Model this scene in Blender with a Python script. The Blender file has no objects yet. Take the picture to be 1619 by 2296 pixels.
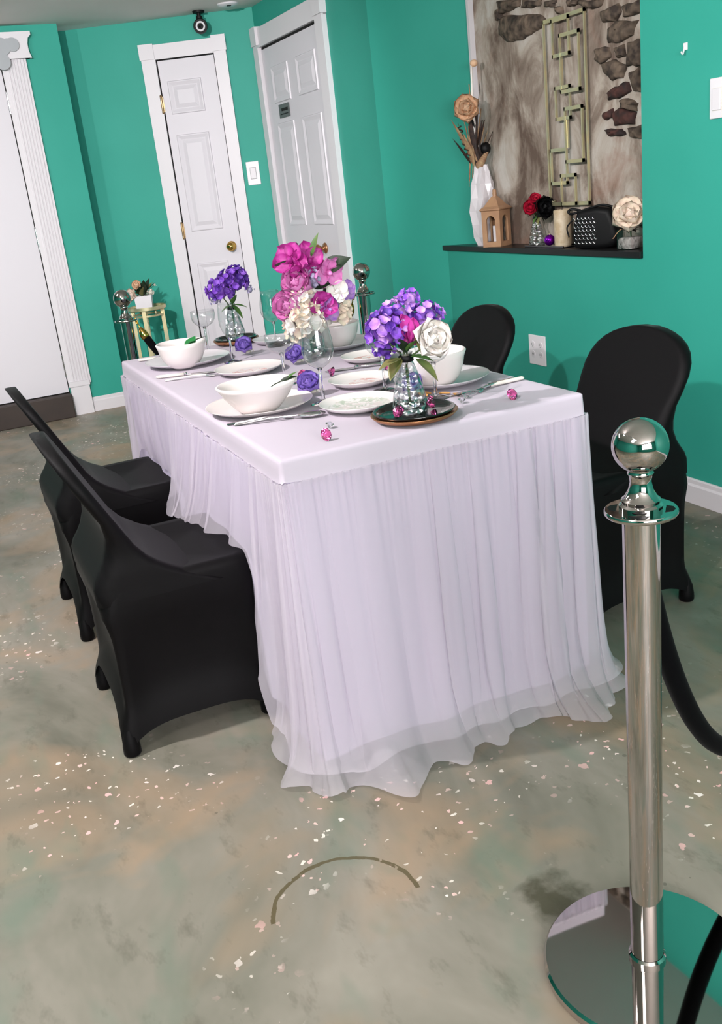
import bpy, math, random
from mathutils import Vector, Matrix
random.seed(7)
PI = math.pi
sc = bpy.context.scene
COL = sc.collection

# ------------------------------------------------------------------ camera
CAM = Vector((-0.5704, -1.8222, 1.2899)); YAW, PITCH, ROLL, FPX = -0.3852, 0.3325, -0.1147, 2160.7
_f = Vector((-math.sin(YAW)*math.cos(PITCH), math.cos(YAW)*math.cos(PITCH), -math.sin(PITCH)))
_r = Vector((math.cos(YAW), math.sin(YAW), 0)); _u = _r.cross(_f)
_r2 = _r*math.cos(ROLL)+_u*math.sin(ROLL); _u2 = -_r*math.sin(ROLL)+_u*math.cos(ROLL)
cd = bpy.data.cameras.new('camera'); cam = bpy.data.objects.new('camera', cd); COL.objects.link(cam)
cam.matrix_world = Matrix(((_r2.x,_u2.x,-_f.x,CAM.x),(_r2.y,_u2.y,-_f.y,CAM.y),(_r2.z,_u2.z,-_f.z,CAM.z),(0,0,0,1)))
cd.sensor_fit = 'HORIZONTAL'; cd.sensor_width = 36; cd.lens = 36*FPX/1619; cd.clip_start = .05
sc.camera = cam

# ------------------------------------------------------------------ world, light, exposure
w = bpy.data.worlds.new('world'); sc.world = w; w.use_nodes = True
w.node_tree.nodes['Background'].inputs[0].default_value = (.75,.8,.9,1)
w.node_tree.nodes['Background'].inputs[1].default_value = .6
sc.view_settings.view_transform = 'Standard'; sc.view_settings.look = 'None'
sc.view_settings.gamma = 1; sc.view_settings.use_curve_mapping = False
sc.view_settings.exposure = 0.97
cy_=sc.cycles; cy_.max_bounces=6; cy_.diffuse_bounces=2; cy_.glossy_bounces=3; cy_.transmission_bounces=5; cy_.transparent_max_bounces=10
cy_.caustics_reflective=False; cy_.caustics_refractive=False
ZC = 2.36
def area(name, loc, target, sx, sy, power, col):
    l = bpy.data.lights.new(name, 'AREA'); l.shape = 'RECTANGLE'; l.size = sx; l.size_y = sy; l.energy = power; l.color = col
    o = bpy.data.objects.new(name, l); COL.objects.link(o); o.location = loc
    o.rotation_euler = (Vector(target)-Vector(loc)).to_track_quat('-Z','Y').to_euler(); return o
area('window_daylight', (-.6,-4.4,1.5), (-.2,1,1.0), 2.6, 1.3, 88, (1,.97,.98))
area('ceiling_fill_light', (-1.9,-1.6,2.33), (-1.9,-1.6,0), 1.2, .6, 14, (1,.95,.93))  # soft fill lamp added under the ceiling, no panel fixture exists here
area('ceiling_fill_light_far', (-1.5,2.6,2.33), (-1.5,2.6,0), 1.2, .6, 12, (1,.95,.93))  # second added fill for the far half of the room, also without a fixture

# ------------------------------------------------------------------ mesh helpers
class MB:
    def __init__(s): s.v=[]; s.f=[]
    def add(s, v, f, m=None):
        o=len(s.v); s.v += [tuple(m@Vector(p)) if m else tuple(p) for p in v]
        s.f += [tuple(i+o for i in q) for q in f]; return s
    def box(s, a, b, m=None):
        (x0,y0,z0),(x1,y1,z1)=a,b
        return s.add([(x0,y0,z0),(x1,y0,z0),(x1,y1,z0),(x0,y1,z0),(x0,y0,z1),(x1,y0,z1),(x1,y1,z1),(x0,y1,z1)],
            [(3,2,1,0),(4,5,6,7),(0,1,5,4),(1,2,6,5),(2,3,7,6),(3,0,4,7)], m)
    def prism(s, pts, z0, z1, m=None):
        n=len(pts); v=[(x,y,z0) for x,y in pts]+[(x,y,z1) for x,y in pts]
        f=[tuple(range(n-1,-1,-1)),tuple(range(n,2*n))]+[(i,(i+1)%n,n+(i+1)%n,n+i) for i in range(n)]
        return s.add(v,f,m)
    def lathe(s, prof, n=32, m=None, cap0=False, cap1=False):
        v=[]; f=[]
        for r,z in prof:
            for k in range(n): a=2*PI*k/n; v.append((r*math.cos(a),r*math.sin(a),z))
        for i in range(len(prof)-1):
            for k in range(n): f.append((i*n+k,i*n+(k+1)%n,(i+1)*n+(k+1)%n,(i+1)*n+k))
        if cap0: f.append(tuple(range(n-1,-1,-1)))
        if cap1: f.append(tuple((len(prof)-1)*n+k for k in range(n)))
        return s.add(v,f,m)
    def tube(s, path, r, n=10, caps=True, m=None):
        P=[Vector(p) for p in path]; rr=r if isinstance(r,(list,tuple)) else [r]*len(P)
        v=[]; f=[]; up=None
        for i,p in enumerate(P):
            t=(P[min(i+1,len(P)-1)]-P[max(i-1,0)]).normalized()
            if up is None: up=t.orthogonal().normalized()
            up=(up-t*up.dot(t)); up=up.normalized() if up.length>1e-6 else t.orthogonal().normalized()
            b=t.cross(up)
            for k in range(n): a=2*PI*k/n; v.append(p+(up*math.cos(a)+b*math.sin(a))*rr[i])
        for i in range(len(P)-1):
            for k in range(n): f.append((i*n+k,i*n+(k+1)%n,(i+1)*n+(k+1)%n,(i+1)*n+k))
        if caps: f.append(tuple(range(n-1,-1,-1))); f.append(tuple((len(P)-1)*n+k for k in range(n)))
        return s.add(v,f,m)
    def loft(s, rings, cap0=False, cap1=False, closed=True, m=None):
        n=len(rings[0]); v=[p for r in rings for p in r]; f=[]
        for i in range(len(rings)-1):
            for k in range(n if closed else n-1): f.append((i*n+k,i*n+(k+1)%n,(i+1)*n+(k+1)%n,(i+1)*n+k))
        if cap0: f.append(tuple(range(n-1,-1,-1)))
        if cap1: f.append(tuple((len(rings)-1)*n+k for k in range(n)))
        return s.add(v,f,m)
    def grid(s, fn, nu, nv, m=None):
        v=[fn(i/nu,j/nv) for j in range(nv+1) for i in range(nu+1)]
        f=[(j*(nu+1)+i,j*(nu+1)+i+1,(j+1)*(nu+1)+i+1,(j+1)*(nu+1)+i) for j in range(nv) for i in range(nu)]
        return s.add(v,f,m)
    def ball(s, c, r, n=16, m=None):
        if not isinstance(r,(tuple,list)): r=(r,r,r)
        h=max(6,n//2); pr=[(max(1e-5,math.sin(PI*i/h)),-math.cos(PI*i/h)) for i in range(h+1)]
        M=Matrix.Translation(c)@Matrix.Diagonal((*r,1)); return s.lathe(pr,n,(m@M) if m else M)
    def mesh(s, name='mesh', smooth=True, solid=0):
        me=bpy.data.meshes.new(name); me.from_pydata(s.v,[],s.f); me.update()
        if smooth: me.shade_smooth()
        return me
def obj(name, mb, mat, parent=None, smooth=True, auto=None, mods=(), loc=None, rot=None):
    me = mb.mesh(name, smooth) if isinstance(mb,MB) else mb
    if mat is not None and not me.materials: me.materials.append(mat)
    o=bpy.data.objects.new(name,me); COL.objects.link(o)
    if parent is not None: o.parent=parent
    if loc is not None: o.location=loc
    if rot is not None: o.rotation_euler=rot
    if smooth and auto and isinstance(mb,MB): me.set_sharp_from_angle(angle=math.radians(auto))
    for m in mods:
        if m[0]=='bevel': b=o.modifiers.new('bevel','BEVEL'); b.width=m[1]; b.segments=m[2] if len(m)>2 else 2; b.limit_method='ANGLE'
        if m[0]=='sub': b=o.modifiers.new('sub','SUBSURF'); b.levels=b.render_levels=m[1]
        if m[0]=='solid': b=o.modifiers.new('solid','SOLIDIFY'); b.thickness=m[1]; b.offset=m[2] if len(m)>2 else 0
    return o
def tag(o, label, cat, group=None):
    o['label']=label; o['category']=cat
    if group: o['group']=group
    return o
def thing(name, label, cat, loc=(0,0,0), rotz=0, group=None):
    o=bpy.data.objects.new(name,None); COL.objects.link(o); o.empty_display_size=.05
    o.location=loc; o.rotation_euler=(0,0,rotz); return tag(o,label,cat,group)
def struct(o, label=None, cat=None):
    o['kind']='structure'
    if label: o['label']=label
    if cat: o['category']=cat
    return o
def copy_tree(o, parent=None):
    c=o.copy(); COL.objects.link(c); c.parent=parent
    for ch in list(o.children): copy_tree(ch,c)
    return c
def interp(x, pts):
    if x<=pts[0][0]: return pts[0][1]
    for (a,b),(c,d) in zip(pts,pts[1:]):
        if x<=c:
            t=(x-a)/(c-a); t=t*t*(3-2*t); return b+(d-b)*t
    return pts[-1][1]
def crv(pts, n=24):
    P=[Vector(p) for p in pts]; P=[P[0]*2-P[1]]+P+[P[-1]*2-P[-2]]; out=[]
    for i in range(1,len(P)-2):
        for k in range(n):
            t=k/n; a,b,c,d=P[i-1:i+3]
            out.append(.5*((2*b)+(c-a)*t+(2*a-5*b+4*c-d)*t*t+(3*b-a-3*c+d)*t**3))
    out.append(P[-2]); return out

# ------------------------------------------------------------------ materials
def lin(c):
    return tuple(((v/255)/12.92 if v/255<=.04045 else ((v/255+.055)/1.055)**2.4) for v in c)+(1,)
def mat(name, col, rough=.5, metal=0, **kw):
    m=bpy.data.materials.new(name); m.use_nodes=True; nt=m.node_tree; b=nt.nodes['Principled BSDF']
    b.inputs['Base Color'].default_value=lin(col); b.inputs['Roughness'].default_value=rough; b.inputs['Metallic'].default_value=metal
    if 'spec' in kw: b.inputs['Specular IOR Level'].default_value=kw['spec']
    if 'trans' in kw: b.inputs['Transmission Weight'].default_value=kw['trans']
    if 'ior' in kw: b.inputs['IOR'].default_value=kw['ior']
    if 'sheen' in kw: b.inputs['Sheen Weight'].default_value=kw['sheen']; b.inputs['Sheen Roughness'].default_value=.4
    if 'sss' in kw: b.inputs['Subsurface Weight'].default_value=kw['sss']; b.inputs['Subsurface Radius'].default_value=(.01,.006,.004)
    if 'coat' in kw: b.inputs['Coat Weight'].default_value=kw['coat']; b.inputs['Coat Roughness'].default_value=.05
    vary=kw.get('vary'); bump=kw.get('bump')
    if vary or bump:
        tc=nt.nodes.new('ShaderNodeTexCoord'); n=nt.nodes.new('ShaderNodeTexNoise')
        n.inputs['Scale'].default_value=kw.get('scale',8); n.inputs['Detail'].default_value=2
        nt.links.new(tc.outputs['Object'],n.inputs['Vector'])
        if vary:
            r=nt.nodes.new('ShaderNodeValToRGB'); r.color_ramp.elements[0].position=.35; r.color_ramp.elements[1].position=.65
            r.color_ramp.elements[0].color=lin(col); r.color_ramp.elements[1].color=lin(vary)
            nt.links.new(n.outputs['Fac'],r.inputs['Fac']); nt.links.new(r.outputs['Color'],b.inputs['Base Color'])
        if bump:
            n2=nt.nodes.new('ShaderNodeTexNoise'); n2.inputs['Detail'].default_value=1; n2.inputs['Scale'].default_value=kw.get('bscale',200); nt.links.new(tc.outputs['Object'],n2.inputs['Vector'])
            bp=nt.nodes.new('ShaderNodeBump'); bp.inputs['Strength'].default_value=bump; bp.inputs['Distance'].default_value=kw.get('bdist',.002)
            nt.links.new(n2.outputs['Fac'],bp.inputs['Height']); nt.links.new(bp.outputs['Normal'],b.inputs['Normal'])
    return m
class NT:
    def __init__(s,m): s.nt=m.node_tree
    def n(s,t,**kw):
        x=s.nt.nodes.new(t)
        for k,v in kw.items():
            if k in x.inputs: x.inputs[k].default_value=v
            else: setattr(x,k,v)
        return x
    def l(s,a,b): s.nt.links.new(a,b)
    def ramp(s,src,stops):
        r=s.n('ShaderNodeValToRGB'); e=r.color_ramp.elements
        while len(e)<len(stops): e.new(.5)
        for i,(p,c) in enumerate(stops): e[i].position=p; e[i].color=c if len(c)==4 else lin(c)
        s.l(src,r.inputs['Fac']); return r.outputs['Color']
    def noise(s,vec,scale,detail=6,rough=.55,dist=0):
        x=s.n('ShaderNodeTexNoise',Scale=scale,Detail=detail,Roughness=rough,Distortion=dist); s.l(vec,x.inputs['Vector']); return x.outputs['Fac']
    def mix(s,fac,a,b,mode='MIX'):
        x=s.n('ShaderNodeMix',data_type='RGBA',blend_type=mode)
        for v,i in ((fac,x.inputs[0]),(a,x.inputs[6]),(b,x.inputs[7])):
            if isinstance(v,(int,float)): i.default_value=v
            elif isinstance(v,tuple): i.default_value=v
            else: s.l(v,i)
        return x.outputs[2]
    def math(s,op,a,b=0.0,c=None):
        x=s.n('ShaderNodeMath',operation=op)
        for v,i in zip((a,b,c),x.inputs):
            if v is None: continue
            if isinstance(v,(int,float)): i.default_value=v
            else: s.l(v,i)
        return x.outputs[0]
BW=((0,(0,0,0,1)),(1,(1,1,1,1)))
GREEN=mat('green_wall_paint',(50,160,142),.55,vary=(54,164,146),scale=3,bump=.15,bscale=60,spec=.3)
WHITE=mat('white_trim_paint',(226,222,226),.4,spec=.4)
DOORW=mat('white_door_paint',(220,216,222),.45,spec=.4)
CEILM=mat('ceiling_paint',(232,226,222),.8,vary=(226,222,216),scale=2)
BROWN=mat('dark_brown_step',(58,46,40),.6,vary=(50,40,36),scale=6)
BLACKP=mat('black_shelf_board',(14,12,15),.35)
BLACK=mat('black_spandex',(5,3,5),.6,sheen=.03,spec=.16,bump=.2,bscale=900,bdist=.0005)
VELVET=mat('black_velvet',(3,3,5),.9,sheen=.04,spec=.08)
CHROME=mat('chrome',(190,184,181),.035,1)
STEEL=mat('stainless_steel',(205,202,205),.16,1)
BRASS=mat('polished_brass',(214,172,92),.14,1)
GOLD=mat('champagne_gold_metal',(216,202,158),.36,.75,vary=(196,194,162),scale=14)
HINGE=mat('bronze_hinge',(170,142,106),.35,1)
DARKGAP=mat('dark_gap',(6,6,6),.9)
CERAM=mat('white_glazed_ceramic',(244,233,231),.25,coat=.12)
CERAM2=mat('pale_grey_glazed_plate',(222,216,220),.25,coat=.12)
BLKGLZ=mat('black_glazed_ceramic',(7,6,8),.12,coat=.6)
COPPER=mat('copper_rim',(172,120,86),.3,.8)
PLASTIC=mat('white_plastic',(232,228,232),.35)
BLKPL=mat('black_plastic',(6,6,8),.55,spec=.25)
GREYPLQ=mat('grey_plaque',(92,96,96),.4,.3)
CLOTH=mat('white_spandex_cloth',(202,191,205),.75,bump=.15,bscale=700,bdist=.0004,sheen=.1)
LINER=mat('white_liner_fabric',(202,191,216),.8)
PINKG=mat('pink_acrylic_gem',(255,110,185),.03,trans=1,ior=1.5)
CLEARG=mat('clear_acrylic_gem',(245,245,250),.02,trans=1,ior=1.5)
SOLIDGLASS=mat('clear_glass_solid',(250,252,252),.01,trans=1,ior=1.45)
LEAF=mat('green_leaf',(58,104,46),.5,vary=(96,122,60),scale=30)
DKLEAF=mat('dark_green_leaf',(26,40,28),.45,vary=(44,62,40),scale=30)
OLEAF=mat('olive_leaf',(104,122,58),.5,vary=(140,120,82),scale=25)
BRLEAF=mat('bright_leaf',(28,120,56),.4)
PURPLE=mat('violet_petal',(122,62,190),.6,vary=(156,104,212),scale=60,sss=.1)
PURPLE2=mat('lilac_petal',(160,108,212),.6,vary=(206,160,214),scale=60)
DKPURP=mat('deep_violet_petal',(66,30,130),.6,vary=(112,60,180),scale=60)
MAGENTA=mat('magenta_petal',(160,26,122),.5,vary=(196,60,160),scale=30)
PINK=mat('pink_petal',(226,112,190),.55,vary=(236,150,210),scale=30)
CREAM=mat('cream_petal',(250,236,214),.6,vary=(246,222,206),scale=40,sss=.1)
WHITEP=mat('white_petal',(252,247,242),.6,vary=(248,240,232),scale=30,sss=.1)
PEACH=mat('peach_petal',(236,186,146),.6,vary=(240,204,170),scale=40)
RED=mat('red_petal',(170,16,48),.5)
FOAMP=mat('lavender_foam_petal',(146,118,210),.65)
GREYFL=mat('grey_lilac_floret',(168,160,190),.6)
BREATH=mat('white_babys_breath',(226,220,206),.7)
STEMM=mat('green_stem',(70,92,52),.6)
DRY=mat('dried_reed',(176,148,110),.7,vary=(142,104,80),scale=40)
DRYDK=mat('dried_dark_brown',(62,40,32),.7,vary=(30,22,20),scale=40)
TAN=mat('tan_painted_wood',(178,138,104),.5,vary=(168,128,98),scale=20)
CANDLE=mat('gold_flecked_candle',(206,190,164),.5,vary=(186,164,132),scale=45)
ORNAM=mat('purple_metal_ball',(150,20,200),.08,.9)
IVORY=mat('ivory_handle',(240,232,222),.3)
ORANGE=mat('orange_petal',(232,168,96),.5)
SOIL=mat('pebble_fill',(96,82,74),.8,vary=(170,160,150),scale=60,bump=.8,bscale=60,bdist=.01)
RED_GREY=mat('grey_ornament',(168,172,176),.6)

def glass_thin(name, tint=(.95,.965,.965,1), bump=0, bscale=40, rough=.01, base=.05):
    m=bpy.data.materials.new(name); m.use_nodes=True; t=NT(m); nt=m.node_tree; nt.nodes.remove(nt.nodes['Principled BSDF'])
    out=nt.nodes['Material Output']; tr=t.n('ShaderNodeBsdfTransparent',Color=tint); gl=t.n('ShaderNodeBsdfGlossy',Roughness=rough)
    fr=t.n('ShaderNodeLayerWeight',Blend=.5); mx=t.n('ShaderNodeMixShader'); fac=t.math('ADD',t.math('MULTIPLY',t.math('POWER',fr.outputs['Facing'],3.0),.7),base)
    fac=t.math('MINIMUM',fac,1.0); t.l(fac,mx.inputs[0]); t.l(tr.outputs[0],mx.inputs[1]); t.l(gl.outputs[0],mx.inputs[2])
    if bump:
        tc=t.n('ShaderNodeTexCoord'); vo=t.n('ShaderNodeTexVoronoi',Scale=bscale); t.l(tc.outputs['Object'],vo.inputs['Vector'])
        bp=t.n('ShaderNodeBump',Strength=bump,Distance=.01); t.l(vo.outputs['Distance'],bp.inputs['Height'])
        t.l(bp.outputs[0],gl.inputs['Normal']); t.l(bp.outputs[0],fr.inputs['Normal'])
    t.l(mx.outputs[0],out.inputs[0]); return m
GLASS=glass_thin('clear_drinking_glass',base=.09)
GLASSW=glass_thin('textured_bottle_glass',(.90,.93,.95,1),1.0,60,.2,.32)
def tulle_mat():
    m=bpy.data.materials.new('white_tulle'); m.use_nodes=True; t=NT(m); nt=m.node_tree; nt.nodes.remove(nt.nodes['Principled BSDF'])
    out=nt.nodes['Material Output']; tr=t.n('ShaderNodeBsdfTransparent'); df=t.n('ShaderNodeBsdfDiffuse',Color=lin((247,239,249))); tl=t.n('ShaderNodeBsdfTranslucent',Color=lin((247,239,249)))
    a=t.n('ShaderNodeMixShader',Fac=.45); t.l(df.outputs[0],a.inputs[1]); t.l(tl.outputs[0],a.inputs[2])
    b=t.n('ShaderNodeMixShader',Fac=.48); t.l(tr.outputs[0],b.inputs[1]); t.l(a.outputs[0],b.inputs[2]); t.l(b.outputs[0],out.inputs[0]); return m
TULLE=tulle_mat()
def floor_mat():
    m=mat('stained_concrete_floor',(150,150,136),.5,spec=.35); t=NT(m); b=m.node_tree.nodes['Principled BSDF']
    tc=t.n('ShaderNodeTexCoord'); P=tc.outputs['Object']
    mp=t.n('ShaderNodeMapping',Rotation=(0,0,.7),Scale=(1.7,.8,1)); t.l(P,mp.inputs['Vector']); Q=mp.outputs[0]
    base=t.ramp(t.noise(Q,1.5,5,.62,.5),[(.3,(96,95,82)),(.44,(124,121,108)),(.58,(142,136,124)),(.72,(158,151,139))])
    warm=t.ramp(t.noise(P,2.3,3,.6,.8),[(.48,(0,0,0,1)),(.66,(.65,.65,.65,1))]); base=t.mix(warm,base,lin((164,138,112)))
    cool=t.ramp(t.noise(Q,3.1,3,.6,.3),[(.53,(0,0,0,1)),(.70,(.6,.6,.6,1))]); base=t.mix(cool,base,lin((104,122,106)))
    dk=t.ramp(t.noise(Q,9,4,.7),[(.57,(0,0,0,1)),(.72,(.45,.45,.45,1))]); base=t.mix(dk,base,lin((82,80,66)))
    # dark round drips
    vo=t.n('ShaderNodeTexVoronoi',Scale=7); t.l(P,vo.inputs['Vector'])
    dots=t.math('LESS_THAN',vo.outputs['Distance'],.035); base=t.mix(t.math('MULTIPLY',dots,.45),base,lin((60,60,50)))
    # paint chips: small irregular flecks gathered in patches
    ms=t.noise(P,2.0,3,.5); mask=t.ramp(ms,[(.50,(0,0,0,1)),(.60,(1,1,1,1))])
    nz=t.n('ShaderNodeTexNoise',Scale=60,Detail=2); t.l(P,nz.inputs['Vector'])
    vm=t.n('ShaderNodeVectorMath',operation='MULTIPLY_ADD'); t.l(nz.outputs['Color'],vm.inputs[0]); vm.inputs[1].default_value=(.024,.024,0); t.l(P,vm.inputs[2])
    for s_,th,c1,c2 in ((34,.19,(238,228,220),(232,180,176)),(60,.20,(230,222,210),(226,190,182))):
        v=t.n('ShaderNodeTexVoronoi',Scale=s_,Randomness=1); t.l(vm.outputs[0],v.inputs['Vector'])
        rnd=t.n('ShaderNodeSeparateColor'); t.l(v.outputs['Color'],rnd.inputs[0])
        thr=t.math('MULTIPLY',rnd.outputs[0],th*1.6); keep=t.math('GREATER_THAN',rnd.outputs[1],.55)
        fl=t.math('MULTIPLY',t.math('LESS_THAN',v.outputs['Distance'],thr),keep); fl=t.math('MULTIPLY',fl,mask)
        base=t.mix(fl,base,t.mix(rnd.outputs[2],lin(c1),lin(c2)))
    # ring stain left by a pot, and a dark blotch
    sx=t.n('ShaderNodeSeparateXYZ'); t.l(P,sx.inputs[0]); X,Y=sx.outputs[0],sx.outputs[1]
    wob=t.math('MULTIPLY',t.math('SUBTRACT',t.noise(P,14,4),.5),.02)
    dx=t.math('SUBTRACT',X,-.120); dy=t.math('SUBTRACT',Y,-.412)
    rr=t.math('SQRT',t.math('ADD',t.math('MULTIPLY',dx,dx),t.math('MULTIPLY',dy,dy)))
    ring=t.math('LESS_THAN',t.math('ABSOLUTE',t.math('SUBTRACT',t.math('ADD',rr,wob),.140)),.0045)
    half=t.math('GREATER_THAN',t.math('ADD',t.math('MULTIPLY',dx,.2),dy),.005); nn=t.math('GREATER_THAN',t.noise(P,45,3),.36)
    base=t.mix(t.math('MULTIPLY',t.math('MULTIPLY',ring,half),t.math('MULTIPLY',nn,.85)),base,lin((84,74,44)))
    dx=t.math('SUBTRACT',X,.226); dy=t.math('SUBTRACT',Y,-.592); wob2=t.math('MULTIPLY',t.math('SUBTRACT',t.noise(P,18,5),.5),.12)
    r2=t.math('ADD',t.math('SQRT',t.math('ADD',t.math('MULTIPLY',dx,dx),t.math('MULTIPLY',dy,dy))),wob2)
    bl=t.ramp(r2,[(.03,(.85,.85,.85,1)),(.07,(0,0,0,1))]); base=t.mix(bl,base,lin((58,56,36)))
    t.l(base,b.inputs['Base Color'])
    t.l(t.ramp(t.noise(Q,4,2),[(.3,(.38,.38,.38,1)),(.7,(.62,.62,.62,1))]),b.inputs['Roughness'])
    bp=t.n('ShaderNodeBump',Strength=.15,Distance=.004); t.l(t.noise(P,30,2),bp.inputs['Height']); t.l(bp.outputs[0],b.inputs['Normal']); return m
FLOORM=floor_mat()
def plaster_mat():
    m=mat('smeared_old_plaster',(190,180,168),.85,spec=.2); t=NT(m); b=m.node_tree.nodes['Principled BSDF']
    tc=t.n('ShaderNodeTexCoord'); P=tc.outputs['Object']; mp=t.n('ShaderNodeMapping',Scale=(1,1.5,.85)); t.l(P,mp.inputs['Vector']); Q=mp.outputs[0]
    base=t.ramp(t.noise(Q,4.2,9,.62,.6),[(.35,(104,88,78)),(.46,(148,134,122)),(.54,(178,166,154)),(.66,(200,194,186))])
    red=t.ramp(t.noise(P,3.4,6,.6,1),[(.55,(0,0,0,1)),(.72,(.55,.55,.55,1))]); base=t.mix(red,base,lin((150,112,96)))
    t.l(base,b.inputs['Base Color']); bp=t.n('ShaderNodeBump',Strength=.5,Distance=.01); t.l(t.noise(P,14,7),bp.inputs['Height']); t.l(bp.outputs[0],b.inputs['Normal']); return m
PLASTER=plaster_mat()
STONE=mat('dark_rubble_stone',(54,44,38),.85,vary=(112,96,82),scale=26,bump=1.0,bscale=30,bdist=.015)
STONER=mat('reddish_rubble_stone',(84,50,44),.85,vary=(40,28,27),scale=24,bump=1.0,bscale=30,bdist=.015)
def plate_print(name, base, cols, thr=.56, rad=.055, scale=34):
    m=mat(name,base,.25,coat=.12); t=NT(m); b=m.node_tree.nodes['Principled BSDF']; tc=t.n('ShaderNodeTexCoord'); P=tc.outputs['Object']
    sx=t.n('ShaderNodeSeparateXYZ'); t.l(P,sx.inputs[0]); r=t.math('SQRT',t.math('ADD',t.math('MULTIPLY',sx.outputs[0],sx.outputs[0]),t.math('MULTIPLY',sx.outputs[1],sx.outputs[1])))
    disc=t.math('LESS_THAN',r,rad); n=t.noise(P,scale,4,.6,1.2); f=t.math('MULTIPLY',t.math('GREATER_THAN',n,thr-.06),disc)
    c=t.ramp(t.noise(P,scale*.8,2),[(.4,cols[0]),(.5,cols[1]),(.6,cols[2])]); t.l(t.mix(t.math('MULTIPLY',f,.8),lin(base),c),b.inputs['Base Color']); return m
PRINTP=plate_print('pink_floral_plate',(238,230,228),[(226,170,168),(238,206,198),(214,150,140)])
PRINTG=plate_print('green_leaf_print_plate',(238,232,230),[(176,190,170),(206,212,200),(216,206,200)],.52,.075,40)

# ------------------------------------------------------------------ the room
def wall(name, p, q, z0, z1, th, m=GREEN):
    P,Q=Vector((*p,0)),Vector((*q,0)); d=(Q-P).normalized(); n=Vector((d.y,-d.x,0))*-1   # outward = left of p->q
    a=MB(); pts=[P,Q,Q+n*th,P+n*th]; a.prism([(v.x,v.y) for v in pts],z0,z1); return struct(obj(name,a,m,smooth=False))
C1=(1.665,4.537); C2=(1.688,2.927); PB=(.599,5.043); NB=(2.0,2.434)
floor=struct(obj('floor',MB().box((-3.8,-4.8,-.1),(2.6,5.6,0)),FLOORM,smooth=False))
ceil=struct(obj('ceiling',MB().box((-3.8,-4.8,ZC),(2.6,5.6,ZC+.1)),CEILM,smooth=False))
dB=(Vector((*C1,0))-Vector((*PB,0))).normalized()
wall('wall_back',tuple((Vector((*PB,0))-dB*.7)[:2]),C1,0,ZC,.12)
wall('wall_door_side',C1,C2,0,ZC,.12)
wall('wall_corner',C2,(2.06,2.339),0,ZC,.12)
wall('wall_left',(-3.7,4.79),(.50,4.79),0,ZC,.15)
struct(obj('wall_right',MB().box((1.872,-4.7,0),(2.35,1.136,ZC)).box((1.872,1.136,0),(1.99,2.63,.893)),GREEN,smooth=False))
wall('wall_side',(-3.6,-4.7),(-3.6,4.9),0,ZC,.12)
# wall behind the camera with its window opening
wn=MB()
for a,b in (((-3.7,-4.72,0),(-1.95,-4.6,ZC)),((.75,-4.72,0),(2.0,-4.6,ZC)),((-1.95,-4.72,0),(.75,-4.6,.8)),((-1.95,-4.72,2.2),(.75,-4.6,ZC))): wn.box(a,b)
struct(obj('wall_near',wn,GREEN,smooth=False))
wf=MB()
for a,b in (((-2.0,-4.62,.75),(-1.93,-4.55,2.25)),((.73,-4.62,.75),(.8,-4.55,2.25)),((-2.0,-4.62,.75),(.8,-4.55,.82)),((-2.0,-4.62,2.18),(.8,-4.55,2.25)),((-.64,-4.62,.8),(-.58,-4.56,2.2))): wf.box(a,b)
win=struct(obj('window_1',wf,WHITE,smooth=False))
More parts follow.
